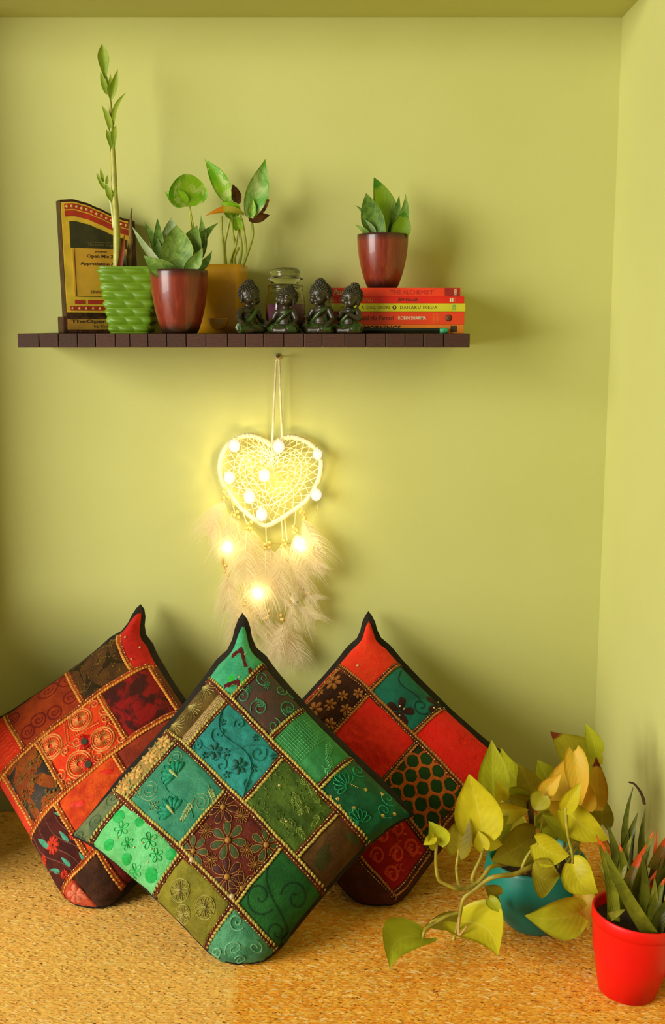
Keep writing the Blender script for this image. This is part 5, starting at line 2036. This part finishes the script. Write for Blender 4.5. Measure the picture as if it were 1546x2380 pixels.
# beads on strings
BEADW = plain('wood_bead', (204, 172, 92), 0.5, 0.1, 60)
STRING = plain('bead_string', (226, 212, 164), 0.7)
bead_me = None
def add_bead(px, py, dy, r=4.6):
    global bead_me
    if bead_me is None:
        q = MB()
        q.ell((0, 0, 0), r * k, 14, 9)
        bead_me = q.mesh('bead', [BEADW])
        bead_me.polygons.foreach_set('use_smooth', [True] * len(bead_me.polygons))
    o = bpy.data.objects.new('bead', bead_me)
    C.objects.link(o)
    o.parent = dc
    o.location = hp(px, py, dy) - dc.location
    return o
for (x0, y0), (x1, y1), bl in (
        ((520, 1125), (527, 1160), [(-2, -24), (-7, -16), (-8, -3), (4, -4)]),
        ((535, 1150), (548, 1200), [(-4, -28), (3, -10), (-4, -2), (5, 2)]),
        ((562, 1184), (578, 1228), [(-2, -10), (6, -14), (-4, 0), (4, 1)]),
        ((618, 1222), (620, 1272), [(-4, -6), (6, -10), (-4, 2), (6, 0)]),
        ((655, 1206), (658, 1268), [(0, -12), (4, -4), (-3, 2)]),
        ((662, 1204), (667, 1256), []),
        ((688, 1184), (685, 1232), [(-2, -8), (5, -2), (-1, 4)]),
        ((700, 1172), (706, 1204), [(0, -12), (-6, -14), (3, 0)]),
        ((565, 1290), (569, 1404), [(-2, -32), (0, -8), (-2, 2)]),
        ((612, 1330), (618, 1440), [(8, -20), (-7, -12), (6, -8), (-2, -2), (3, -3)]),
        ((676, 1340), (660, 1442), [(-6, -12), (-2, -2), (4, -3), (-5, -2)]),
        ((680, 1350), (672, 1402), [(2, -6), (-2, 0), (4, 2)]),
        ((704, 1330), (708, 1376), [(-4, -8), (12, 2)]),
        ((524, 1310), (527, 1336), [(-2, -22), (-4, -8), (3, 0)])):
    stem(dc, [(x0, y0, DY - .002), ((x0 + x1) / 2, (y0 + y1) / 2, DY - .006), (x1, y1, DY - .010)], 1.3, STRING, 'string', 4, 5)
    for bx, by in bl:
        add_bead(x1 + bx, y1 + by, -.012 - .004 * random.random())
# small charm disc
cpt = hp(687, 1392, -.014)
mb = MB()
mb.lathe([(0, -.0006), (14 * k, -.0006), (14 * k, .0006), (0, .0006)], cpt, 18, M=Matrix.Rotation(PI / 2, 3, 'X') @ Matrix.Diagonal((0.85, 1.35, 1)))
ch = mb.build('charm', plain('charm_shell', (222, 214, 160), 0.4), dc)
for dx, dy_, an in ((-3, -10, .9), (2, 9, .8)):
    c_ = cpt + Vector((dx * k, -.001, -dy_ * k))
    d_ = Vector((math.cos(an), 0, math.sin(an))) * 3.2 * k
    MB().tube([c_ - d_, c_ + d_], .0009, 5).build('slot', BLK, ch)
# feathers
def feather_mat():
    t = NT('feather_down')
    t.b.inputs['Base Color'].default_value = lin((244, 232, 200))
    t.set(rough=0.8, spec=0.1)
    tr = t.add('ShaderNodeBsdfTranslucent')
    tr.inputs[0].default_value = lin((250, 236, 204))
    tp = t.add('ShaderNodeBsdfTransparent')
    m1, m2 = t.add('ShaderNodeMixShader'), t.add('ShaderNodeMixShader')
    m1.inputs[0].default_value = 0.5
    m2.inputs[0].default_value = 0.30
    t.link(t.b.outputs[0], m1.inputs[1])
    t.link(tr.outputs[0], m1.inputs[2])
    t.link(m1.outputs[0], m2.inputs[1])
    t.link(tp.outputs[0], m2.inputs[2])
    t.link(m2.outputs[0], t.out.inputs[0])
    return t.m
DOWN = feather_mat()
def feather(b, t, wpx, dy=0.0, fluff=1.0, bend=0.1, nb=46):
    b, t = hp(b[0], b[1], -.008 + dy), hp(t[0], t[1], -.016 + dy)
    ax = t - b
    L = ax.length
    d = ax / L
    nn = (CAM - b).normalized()
    nn = (nn - d * nn.dot(d)).normalized()
    sd = d.cross(nn)
    W = wpx * k
    rach = [b + ax * u + sd * (bend * L * u * u) + nn * (0.12 * L * math.sin(PI * u)) for u in (i / 10 for i in range(11))]
    mb = MB()
    mb.tube(rach, [lerp(.0009, .0003, i / 10) for i in range(11)], 5)
    def R(u):
        f = u * 10
        i = min(9, int(f))
        return lerp(rach[i], rach[i + 1], f - i)
    for side in (-1, 1):
        for i in range(nb):
            u = 0.06 + 0.92 * i / nb
            o = R(u)
            # soft plume: wider in the middle, barbs sweep towards the tip
            ln = W * 0.62 * (0.35 + 0.65 * math.sin(PI * min(1, u * 0.85 + 0.12))) * random.uniform(0.7, 1.15)
            sw = random.uniform(0.9, 1.7)
            lift = random.uniform(-.35, .35) * fluff
            cur = random.uniform(-.5, .5) * fluff
            pts = []
            for q in range(5):
                v = q / 4
                pts.append(o + sd * (side * ln * (v - .18 * v * v)) + d * (ln * sw * v * v * .7 + ln * .4 * v) + nn * (ln * (lift * v + cur * v * v * .5)) - Vector((0, 0, ln * .12 * v * v)))
            wv = random.uniform(.0007, .0013)
            rows = []
            for q in range(5):
                w2 = wv * (1 - .75 * q / 4)
                rows.append([pts[q] - d * w2, pts[q] + d * w2])
            mb.grid(rows)
    for i, p in enumerate(mb.v):
        if p.y > -.002:
            mb.v[i] = Vector((p.x, -.002 - .004 * random.random(), p.z))
    return mb.build('feather', DOWN, dc)
FE = [((522, 1160), (484, 1246), 74, 0), ((512, 1170), (474, 1232), 60, .006), ((540, 1188), (520, 1300), 72, -.004), ((548, 1200), (556, 1310), 66, 0), ((574, 1226), (566, 1352), 84, -.006), ((584, 1226), (600, 1340), 70, .002),
      ((618, 1268), (612, 1392), 84, -.004), ((626, 1270), (642, 1380), 72, -.002), ((656, 1264), (650, 1372), 70, -.006), ((662, 1262), (690, 1368), 64, 0), ((688, 1236), (716, 1340), 74, -.004), ((702, 1206), (752, 1300), 70, .002), ((706, 1208), (740, 1340), 56, .004), ((712, 1290), (758, 1326), 26, -.008),
      ((527, 1338), (532, 1420), 66, 0), ((526, 1340), (548, 1470), 74, -.004), ((569, 1404), (552, 1490), 62, -.006), ((572, 1400), (590, 1480), 56, 0), ((596, 1384), (602, 1440), 50, .003), ((618, 1440), (620, 1540), 60, .002), ((624, 1440), (650, 1520), 52, .004),
      ((660, 1446), (640, 1528), 44, -.008), ((662, 1446), (668, 1540), 64, 0), ((668, 1446), (700, 1538), 68, .004), ((690, 1404), (730, 1446), 60, .002), ((676, 1404), (684, 1462), 40, -.006), ((696, 1380), (736, 1400), 46, .006), ((600, 1300), (588, 1420), 80, .004), ((640, 1300), (664, 1410), 76, .004), ((560, 1280), (540, 1380), 70, .004), ((690, 1300), (712, 1380), 66, .004), ((640, 1440), (676, 1546), 80, .008), ((545, 1400), (562, 1500), 70, .008)]
for b, t, wp, dy in FE:
    feather(b, t, wp * 1.12, dy, bend=random.uniform(-.12, .12))
# pale ribbon tail on the left
mb = MB()
P = spline([hp(494, 1232, -.006), hp(499, 1246, -.008), hp(508, 1268, -.006), hp(515, 1296, -.008), hp(521, 1322, -.006)], 5)
mb.grid([[p + Vector((-3.6 * k, 0, 0)), p + Vector((0, -.0008, 0)), p + Vector((3.6 * k, 0, 0)), p + Vector((0, .0008, 0)), p + Vector((-3.6 * k, 0, 0))] for p in P])
mb.build('ribbon_tail', plain('ribbon_tail', (214, 190, 104), 0.6), dc)

# fairy lights
lights = thing('string_lights', 'string of small glowing warm white bulbs wound through the dreamcatcher', 'string lights', at(648, 1036, DY))
t = NT('bulb_glow')
t.b.inputs['Base Color'].default_value = lin((90, 86, 76))
t.b.inputs['Emission Color'].default_value = lin((255, 244, 222))
t.b.inputs['Emission Strength'].default_value = 0.85
GLOW = t.m
BUL = [(545, 1036, 1.0), (533, 1110, 1.0), (615, 1105, 1.1), (580, 1155, 1.15), (608, 1196, 1.1), (648, 1038, 1.0), (738, 1056, .5), (735, 1150, .9), (530, 1268, .8), (697, 1262, 1.1), (600, 1375, .9)]
order = [6, 5, 0, 1, 2, 3, 4, 7, 9, 8, 10]
wp = []
for i in order:
    x, y, s_ = BUL[i]
    wp.append(hp(x, y - 4, -.011))
mb = MB()
mb.tube(spline(wp, 8), .0004, 5)
mb.build('wire', plain('copper_wire', (196, 160, 84), 0.3, metal=0.7), lights)
for x, y, s_ in BUL:
    c_ = hp(x, y, -.012)
    r_ = .0095 * (0.70 + .30 * s_)
    M_ = Matrix.Diagonal((1, 1, 1.15))
    b_ = MB().ell(c_, r_, 20, 12, M=M_).build('bulb', GLOW, lights)
    MB().tube([c_ + Vector((0, 0, r_ * 1.05)), c_ + Vector((0, 0, r_ * 1.5))], .0022, 8).build('cap', plain('bulb_cap', (214, 196, 140), 0.4), b_)
    ld = bpy.data.lights.new('bulb_light', 'POINT')
    ld.energy = 0.095 * s_
    ld.color = (1.0, 0.79, 0.38)
    ld.shadow_soft_size = .006
    lo = bpy.data.objects.new('bulb_light', ld)
    C.objects.link(lo)
    lo.location = c_ + Vector((0, -r_ - .010, 0))

# ================================================================== pothos in the turquoise bowl
TURQ = plain('turquoise_glaze', (10, 128, 108), 0.42, 0.06, 14, coat=0.1)
pc = onz(1243, 2150, 0)
pc.z = 0.0036
k0 = mpp(pc)
poth = thing('potted_plant', 'golden pothos with trailing yellow leaves in a round turquoise pot on the carpet', 'plant', pc)
rim = at(1240, 1990, pc.y)
Rr = 116 * mpp(rim)
ph_ = rim.z - pc.z
prf = []
for i in range(25):
    u = i / 24
    zz = ph_ * u
    # round belly that draws in to a small foot
    rr = Rr * (0.52 + 0.52 * math.sin(min(1, u / 0.72) * PI / 2) ** 0.8 - 0.06 * max(0, (u - 0.72) / 0.28) ** 1.5)
    prf.append((rr, zz))
prf = [(0, 0), (prf[0][0] * .92, 0)] + prf + [(prf[-1][0] - .002, ph_ + .0012), (prf[-1][0] - .0045, ph_), (prf[-1][0] - .006, ph_ - .02), (prf[-1][0] - .004, ph_ * .6)]
MB().lathe(prf, pc, 64).build('pot', TURQ, poth)
soil_disc(poth, pc, Rr * .93, rim.z - .014)
GY1 = leaf_mat('golden_leaf', (232, 218, 44), (208, 194, 32), rib=(240, 228, 90), trans=0.3, scale=16, rough=0.38)
GY2 = leaf_mat('golden_leaf_green', (204, 206, 44), (180, 180, 36), rib=(220, 216, 80), trans=0.3, scale=16, rough=0.38)
GY3 = leaf_mat('golden_leaf_olive', (182, 166, 36), (156, 140, 30), rib=(196, 180, 60), trans=0.3, scale=14, rough=0.4)
GYB = leaf_mat('golden_leaf_scorched', (240, 204, 70), (226, 186, 50), rib=(244, 216, 100), tip=(150, 58, 24), tipstart=.80, trans=0.3, scale=14)
GYO = leaf_mat('golden_leaf_scorched_olive', (196, 186, 44), (176, 164, 36), rib=(206, 192, 70), tip=(136, 58, 26), tipstart=.86, trans=0.3, scale=14)
GYR = leaf_mat('golden_leaf_fading', (244, 196, 58), (230, 200, 62), rib=(246, 222, 110), trans=0.35, scale=22)
VST = plain('pothos_stem', (162, 146, 44), 0.5, 0.15, 60)
VST2 = plain('pothos_petiole', (176, 164, 50), 0.5, 0.12, 60)
PY = pc.y
plv = [
    ((1123, 1932, -.50), (1090, 1798, -.49), 100, GY1, dict(fold=.34, bend=-.05, tilt=-.2)),
    ((1146, 1850, -.45), (1143, 1719, -.44), 66, GY2, dict(fold=.3, tilt=.15)),
    ((1239, 1835, -.39), (1165, 1730, -.40), 66, GY2, dict(fold=.3, sway=-.12, curl=.1, tilt=-.3)),
    ((1278, 1822, -.35), (1250, 1766, -.35), 58, GY2, dict(fold=.2)),
    ((1239, 1842, -.40), (1205, 1774, -.41), 54, GY3, dict(fold=.25)),
    ((1165, 1858, -.47), (1152, 1812, -.47), 30, GY1, dict(fold=.6, sway=.1)),
    ((1218, 1858, -.43), (1168, 1832, -.44), 44, GY2, dict(fold=.3)),
    ((1222, 1866, -.43), (1172, 1850, -.45), 30, GY3, dict(fold=.4)),
    ((1152, 1882, -.45), (1230, 1882, -.47), 50, GY1, dict(fold=.5, tilt=.5, kind='lance')),
    ((1125, 1938, -.47), (1196, 1902, -.46), 66, GY2, dict(fold=.2, tilt=.3)),
    ((1065, 1978, -.50), (1092, 1886, -.49), 56, GY3, dict(fold=.45, sway=-.06)),
    ((1124, 1972, -.51), (1111, 1930, -.50), 32, GY1, dict(fold=.6)),
    ((1130, 1958, -.49), (1168, 1963, -.49), 32, GY1, dict(fold=.3)),
    ((1236, 1948, -.46), (1140, 2002, -.49), 84, GY3, dict(fold=.25, tilt=-.3, bend=.06)),
    ((1249, 1958, -.49), (1325, 1988, -.50), 66, GY1, dict(fold=.35, tilt=.25, sway=.12)),
    ((1238, 2014, -.50), (1303, 2034, -.50), 78, GY3, dict(fold=.4, sway=.28, kind='lance')),
    ((1318, 1882, -.49), (1417, 1952, -.50), 66, GY1, dict(fold=.45, tilt=.2, sway=.06, bend=.08)),
    ((1316, 1878, -.51), (1352, 1816, -.52), 36, GY1, dict(fold=.4, bend=.08)),
    ((1310, 1868, -.44), (1338, 1742, -.44), 82, GYR, dict(fold=.3, tilt=-.2)),
    ((1336, 1752, -.455), (1352, 1872, -.47), 50, GYR, dict(fold=.35, bend=.08)),
    ((1374, 1778, -.36), (1279, 1700, -.37), 86, GYO, dict(fold=.25, tilt=.3, sway=-.06)),
    ((1386, 1762, -.40), (1360, 1680, -.40), 38, GY2, dict(fold=.4, sway=.06, kind='lance')),
    ((1392, 1884, -.43), (1386, 1757, -.42), 42, GYB, dict(fold=.35, kind='lance')),
    ((1400, 1915, -.37), (1398, 1842, -.38), 48, GY3, dict(fold=.3)),
    ((1258, 1850, -.46), (1306, 1797, -.47), 36, GYR, dict(fold=.5, kind='lance')),
    ((1262, 1850, -.475), (1240, 1886, -.48), 44, GYO, dict(fold=.4)),
    ((1302, 1882, -.46), (1264, 1862, -.48), 36, GYB, dict(fold=.5)),
    ((1370, 1886, -.45), (1368, 1818, -.45), 32, GYR, dict(fold=.4, kind='lance')),
    ((1328, 1940, -.46), (1258, 1892, -.47), 42, GY2, dict(fold=.35)),
    ((1334, 2008, -.51), (1392, 2076, -.53), 70, GY1, dict(fold=.35, sway=.18, bend=.1)),
    ((1356, 2070, -.50), (1366, 2164, -.52), 46, GYR, dict(fold=.4, bend=.1)),
    ((1344, 2122, -.535), (1219, 2128, -.55), 84, GY2, dict(fold=.3, sway=-.06, tilt=-.2, bend=.06)),
    ((1016, 1962, -.53), (996, 1908, -.53), 48, GY2, dict(fold=.5, sway=.16)),
    ((1008, 1946, -.535), (984, 1964, -.54), 22, GY1, dict(fold=.5)),
    ((1158, 2080, -.50), (1126, 2058, -.50), 34, GY3, dict(fold=.4)),
    ((1138, 2090, -.51), (1168, 2121, -.52), 26, GY2, dict(fold=.4)),
    ((984, 2182, -.50), (907, 2252, -.565), 92, GY2, dict(fold=.35, sway=.24, tilt=.3)),
    ((1068, 2144, -.50), (1158, 2222, -.57), 112, GY1, dict(fold=.3, sway=-.2, tilt=-.3)),
    ((1104, 2126, -.46), (1117, 2192, -.47), 46, GY3, dict(fold=.3)),
    ((1062, 2136, -.45), (985, 2152, -.46), 36, GY3, dict(fold=.2)),
    ((1250, 1880, -.38), (1300, 1840, -.34), 60, GY3, dict(fold=.25)),
    ((1200, 1900, -.40), (1160, 1960, -.42), 60, GY3, dict(fold=.25)),
    ((1310, 1900, -.38), (1360, 1950, -.36), 60, GY3, dict(fold=.25)),
    ((1260, 1930, -.42), (1310, 1890, -.40), 56, GY2, dict(fold=.25))]
for b, t, wpx, m, kw in plv:
    def fit(p):
        q = at(*p)
        q.z = max(q.z, .004)
        q.x = min(q.x, XR - .006)
        return q
    b_, t_ = fit(b), fit(t)
    lf = leaf(poth, b_, t_, 1.12 * wpx * mpp((b_ + t_) / 2), m, **dict(dict(kind='heart', ripple=.04), **kw))
    for v_ in lf.data.vertices:
        if v_.co.z < .0045:
            v_.co.z = .0045
stem(poth, [(1250, 2010, -.44), (1236, 2014, -.49), (1200, 2031, -.51), (1160, 2036, -.52), (1138, 2042, -.52), (1108, 2064, -.52), (1080, 2086, -.52), (1073, 2106, -.52), (1066, 2144, -.52), (1054, 2186, -.53)], (6.5, 3.5), VST)
stem(poth, [(1069, 2130, -.522), (1066, 2162, -.53), (1068, 2173, -.533), (1076, 2166, -.533), (1086, 2152, -.53)], 2.6, plain('aerial_root', (206, 156, 92), 0.6))
stem(poth, [(1190, 2006, -.46), (1143, 2014, -.50), (1126, 2034, -.51), (1110, 2051, -.515), (1100, 2050, -.515), (1098, 2040, -.515), (1106, 2018, -.51), (1117, 1995, -.51), (1124, 1971, -.51)], (5.5, 3.5), VST)
stem(poth, [(1112, 2050, -.514), (1092, 2062, -.52), (1075, 2067, -.525), (1060, 2066, -.53), (1036, 2055, -.53), (1020, 2045, -.53), (1014, 2020, -.53), (1013, 1990, -.53), (1015, 1960, -.53)], (5.0, 3.4), VST)
stem(poth, [(1076, 2067, -.524), (1066, 2055, -.52), (1062, 2034, -.51), (1061, 2014, -.505), (1064, 1994, -.50), (1067, 1974, -.50)], 3.2, VST2)
stem(poth, [(1160, 2092, -.46), (1120, 2112, -.47), (1066, 2122, -.48), (1036, 2131, -.485), (1012, 2146, -.49), (992, 2158, -.495), (985, 2170, -.5), (983, 2186, -.5)], (5.0, 3.6), VST)
stem(poth, [(1000, 2152, -.47), (1003, 2142, -.47), (1030, 2132, -.47)], 3.0, VST)
stem(poth, [(1221, 2030, -.48), (1213, 2020, -.49), (1228, 1986, -.49), (1251, 1960, -.49)], 3.6, VST2)
stem(poth, [(1330, 2008, -.49), (1332, 1990, -.50), (1322, 1946, -.505), (1317, 1910, -.51), (1316, 1876, -.51)], 4.0, VST2)
for b in ((1245, 2005), (1236, 1960), (1262, 1990), (1300, 2010), (1325, 2010), (1285, 1998)):
    x, y = b
    stem(poth, [(x, y + 8, PY - .01), (x - 4 + (1243 - x) * .1, y - 50, PY - .02), (x + (x - 1243) * .25, y - 110, PY - .03)], (4.5, 2.6), VST2)
stem(poth, [(1234, 2002, PY - .02), (1233, 1960, PY - .04), (1236, 1910, PY - .05), (1230, 1860, PY - .03)], 7.0, plain('old_stem', (84, 62, 30), 0.8, 0.3, 60), label='dark woody stem')
for x0, y0, x1, y1 in ((1300, 2004, 1352, 1930), (1316, 2012, 1366, 1900), (1290, 2002, 1338, 1935), (1338, 2010, 1342, 1960)):
    stem(poth, [(x0, y0, PY - .04), ((x0 + x1) / 2 + 6, (y0 + y1) / 2, PY - .05), (x1, y1, PY - .06)], 3.6, VST2)

# ================================================================== spiky plant in the red pot
RED = plain('red_plastic', (246, 12, 6), 0.45, 0.02, 10)
rb = onz(1456, 2306, 0)
redp = thing('potted_plant', 'spiky aloe like plant with orange tips in a bright red pot at the right edge', 'plant', rb)
rimc = at(1482, 2117, rb.y)
Rt = min(104 * mpp(rimc), XR - .004 - rimc.x)
Rb = 66 * mpp(rb)
axv = (Vector((rimc.x, rimc.y, rimc.z)) - rb)
hh = axv.length
Mx = Vector((0, 0, 1)).rotation_difference(axv.normalized()).to_matrix()
pr = [(0, .001), (Rb * .9, .001), (Rb, .004), (lerp(Rb, Rt, .5) * 1.04, hh * .5), (Rt * .965, hh * .85), (Rt * .968, hh * .853), (Rt * .985, hh * .857), (Rt, hh * .985), (Rt - .0008, hh), (Rt - .0025, hh), (Rt - .004, hh * .97), (Rt * .88, hh * .7), (Rt * .8, hh * .5)]
o_ = MB().lathe(pr, rb, 64, M=Mx).build('pot', RED, redp)
for v_ in o_.data.vertices:
    v_.co.z = max(v_.co.z, .0036)
mb = MB()
rows = []
for i in range(6):
    rows.append([rb + Mx @ Vector((Rt * .92 * i / 5 * math.cos(a * PI / 14), Rt * .92 * i / 5 * math.sin(a * PI / 14), hh * .86 + random.uniform(-.001, .001))) for a in range(29)])
mb.grid(rows)
mb.build('soil', SOIL, redp)
ALO = leaf_mat('aloe_leaf', (136, 138, 36), (96, 100, 24), tip=(226, 100, 30), tipstart=.9, rough=.35, trans=.1, scale=30)
ALOD = leaf_mat('aloe_leaf_dark', (104, 106, 28), (74, 78, 20), rough=.35, trans=.1, scale=30)
ALOR = leaf_mat('aloe_leaf_red', (150, 96, 34), (104, 108, 34), tip=(222, 84, 28), tipstart=.66, rough=.35, trans=.1, scale=20)
ALOP = leaf_mat('aloe_leaf_pale', (170, 162, 60), (116, 116, 34), rough=.32, trans=.12, scale=26)
RY = rb.y
for b, t, wpx, m, kw in (((1425, 2140, RY - .02), (1386, 1940, RY - .03), 26, ALO, dict(sway=.05, bend=.04)),
                         ((1512, 2170, RY - .045), (1396, 1952, RY - .05), 30, ALO, dict(bend=.05, sway=-.03)),
                         ((1424, 2110, RY - .01), (1390, 2000, RY - .02), 20, ALOP, dict(sway=.06)),
                         ((1432, 2110, RY), (1436, 2020, RY - .01), 20, ALOP, dict()),
                         ((1436, 2105, RY), (1470, 1940, RY + .02), 24, ALOP, dict(sway=-.04)),
                         ((1442, 2110, RY - .01), (1506, 1960, RY), 24, ALOR, dict(sway=-.04)),
                         ((1452, 2100, RY + .02), (1482, 1890, RY + .03), 34, ALOD, dict(sway=-.05)),
                         ((1440, 2090, RY + .025), (1412, 1915, RY + .03), 30, ALOD, dict(sway=.05)),
                         ((1500, 2120, RY + .01), (1526, 2018, RY - .01), 22, ALOR, dict(curl=.2)),
                         ((1476, 2070, RY + .01), (1527, 2021, RY), 16, ALOR, dict(sway=.12)),
                         ((1505, 2160, RY - .02), (1522, 2040, RY - .02), 26, ALOP, dict(sway=.04)),
                         ((1516, 2172, RY - .03), (1546, 2040, RY - .02), 30, ALO, dict(sway=-.05)),
                         ((1520, 2178, RY - .04), (1575, 2070, RY - .03), 30, ALOD, dict(sway=-.05)),
                         ((1512, 2120, RY + .02), (1556, 1950, RY + .02), 34, ALOD, dict(tilt=.2)),
                         ((1520, 2020, RY + .02), (1556, 1936, RY + .02), 26, ALOR, dict()),
                         ((1518, 2110, RY + .03), (1472, 1830, RY + .03), 24, ALOD, dict(sway=-.13)),
                         ((1508, 2080, RY + .03), (1500, 1880, RY + .035), 20, ALOD, dict(sway=-.06)),
                         ((1460, 2100, RY + .015), (1440, 1960, RY + .01), 28, ALO, dict(sway=.03)),
                         ((1478, 2110, RY), (1520, 1930, RY + .01), 28, ALO, dict(sway=-.05)),
                         ((1494, 2120, RY - .01), (1492, 1985, RY - .02), 22, ALOD, dict(sway=.04)),
                         ((1448, 2120, RY - .015), (1412, 2030, RY - .02), 20, ALO, dict(sway=.05)),
                         ((1500, 2110, RY + .03), (1526, 1930, RY + .03), 16, ALOR, dict(sway=.03)),
                         ((1420, 2130, RY - .03), (1466, 2108, RY - .05), 18, ALOP, dict(curl=.3, bend=.2))):
    b_, t_ = at(*b), at(*t)
    b_.x, t_.x = min(b_.x, XR - .012), min(t_.x, XR - .004)
    lf = leaf(redp, b_, t_, 1.15 * wpx * mpp((b_ + t_) / 2), m, **dict(dict(kind='blade', fold=.5, thick=.003), **kw))
    for v_ in lf.data.vertices:
        v_.co.x = min(v_.co.x, XR - .002)
stem(redp, [(1462, 1818, RY + .03), (1474, 1822, RY + .03), (1486, 1836, RY + .03), (1494, 1852, RY + .032), (1498, 1868, RY + .033)], (2.0, 4.0), plain('dry_tip', (66, 36, 18), 0.8), label='dry curled leaf tip')
for x in (1404, 1418):
    pass
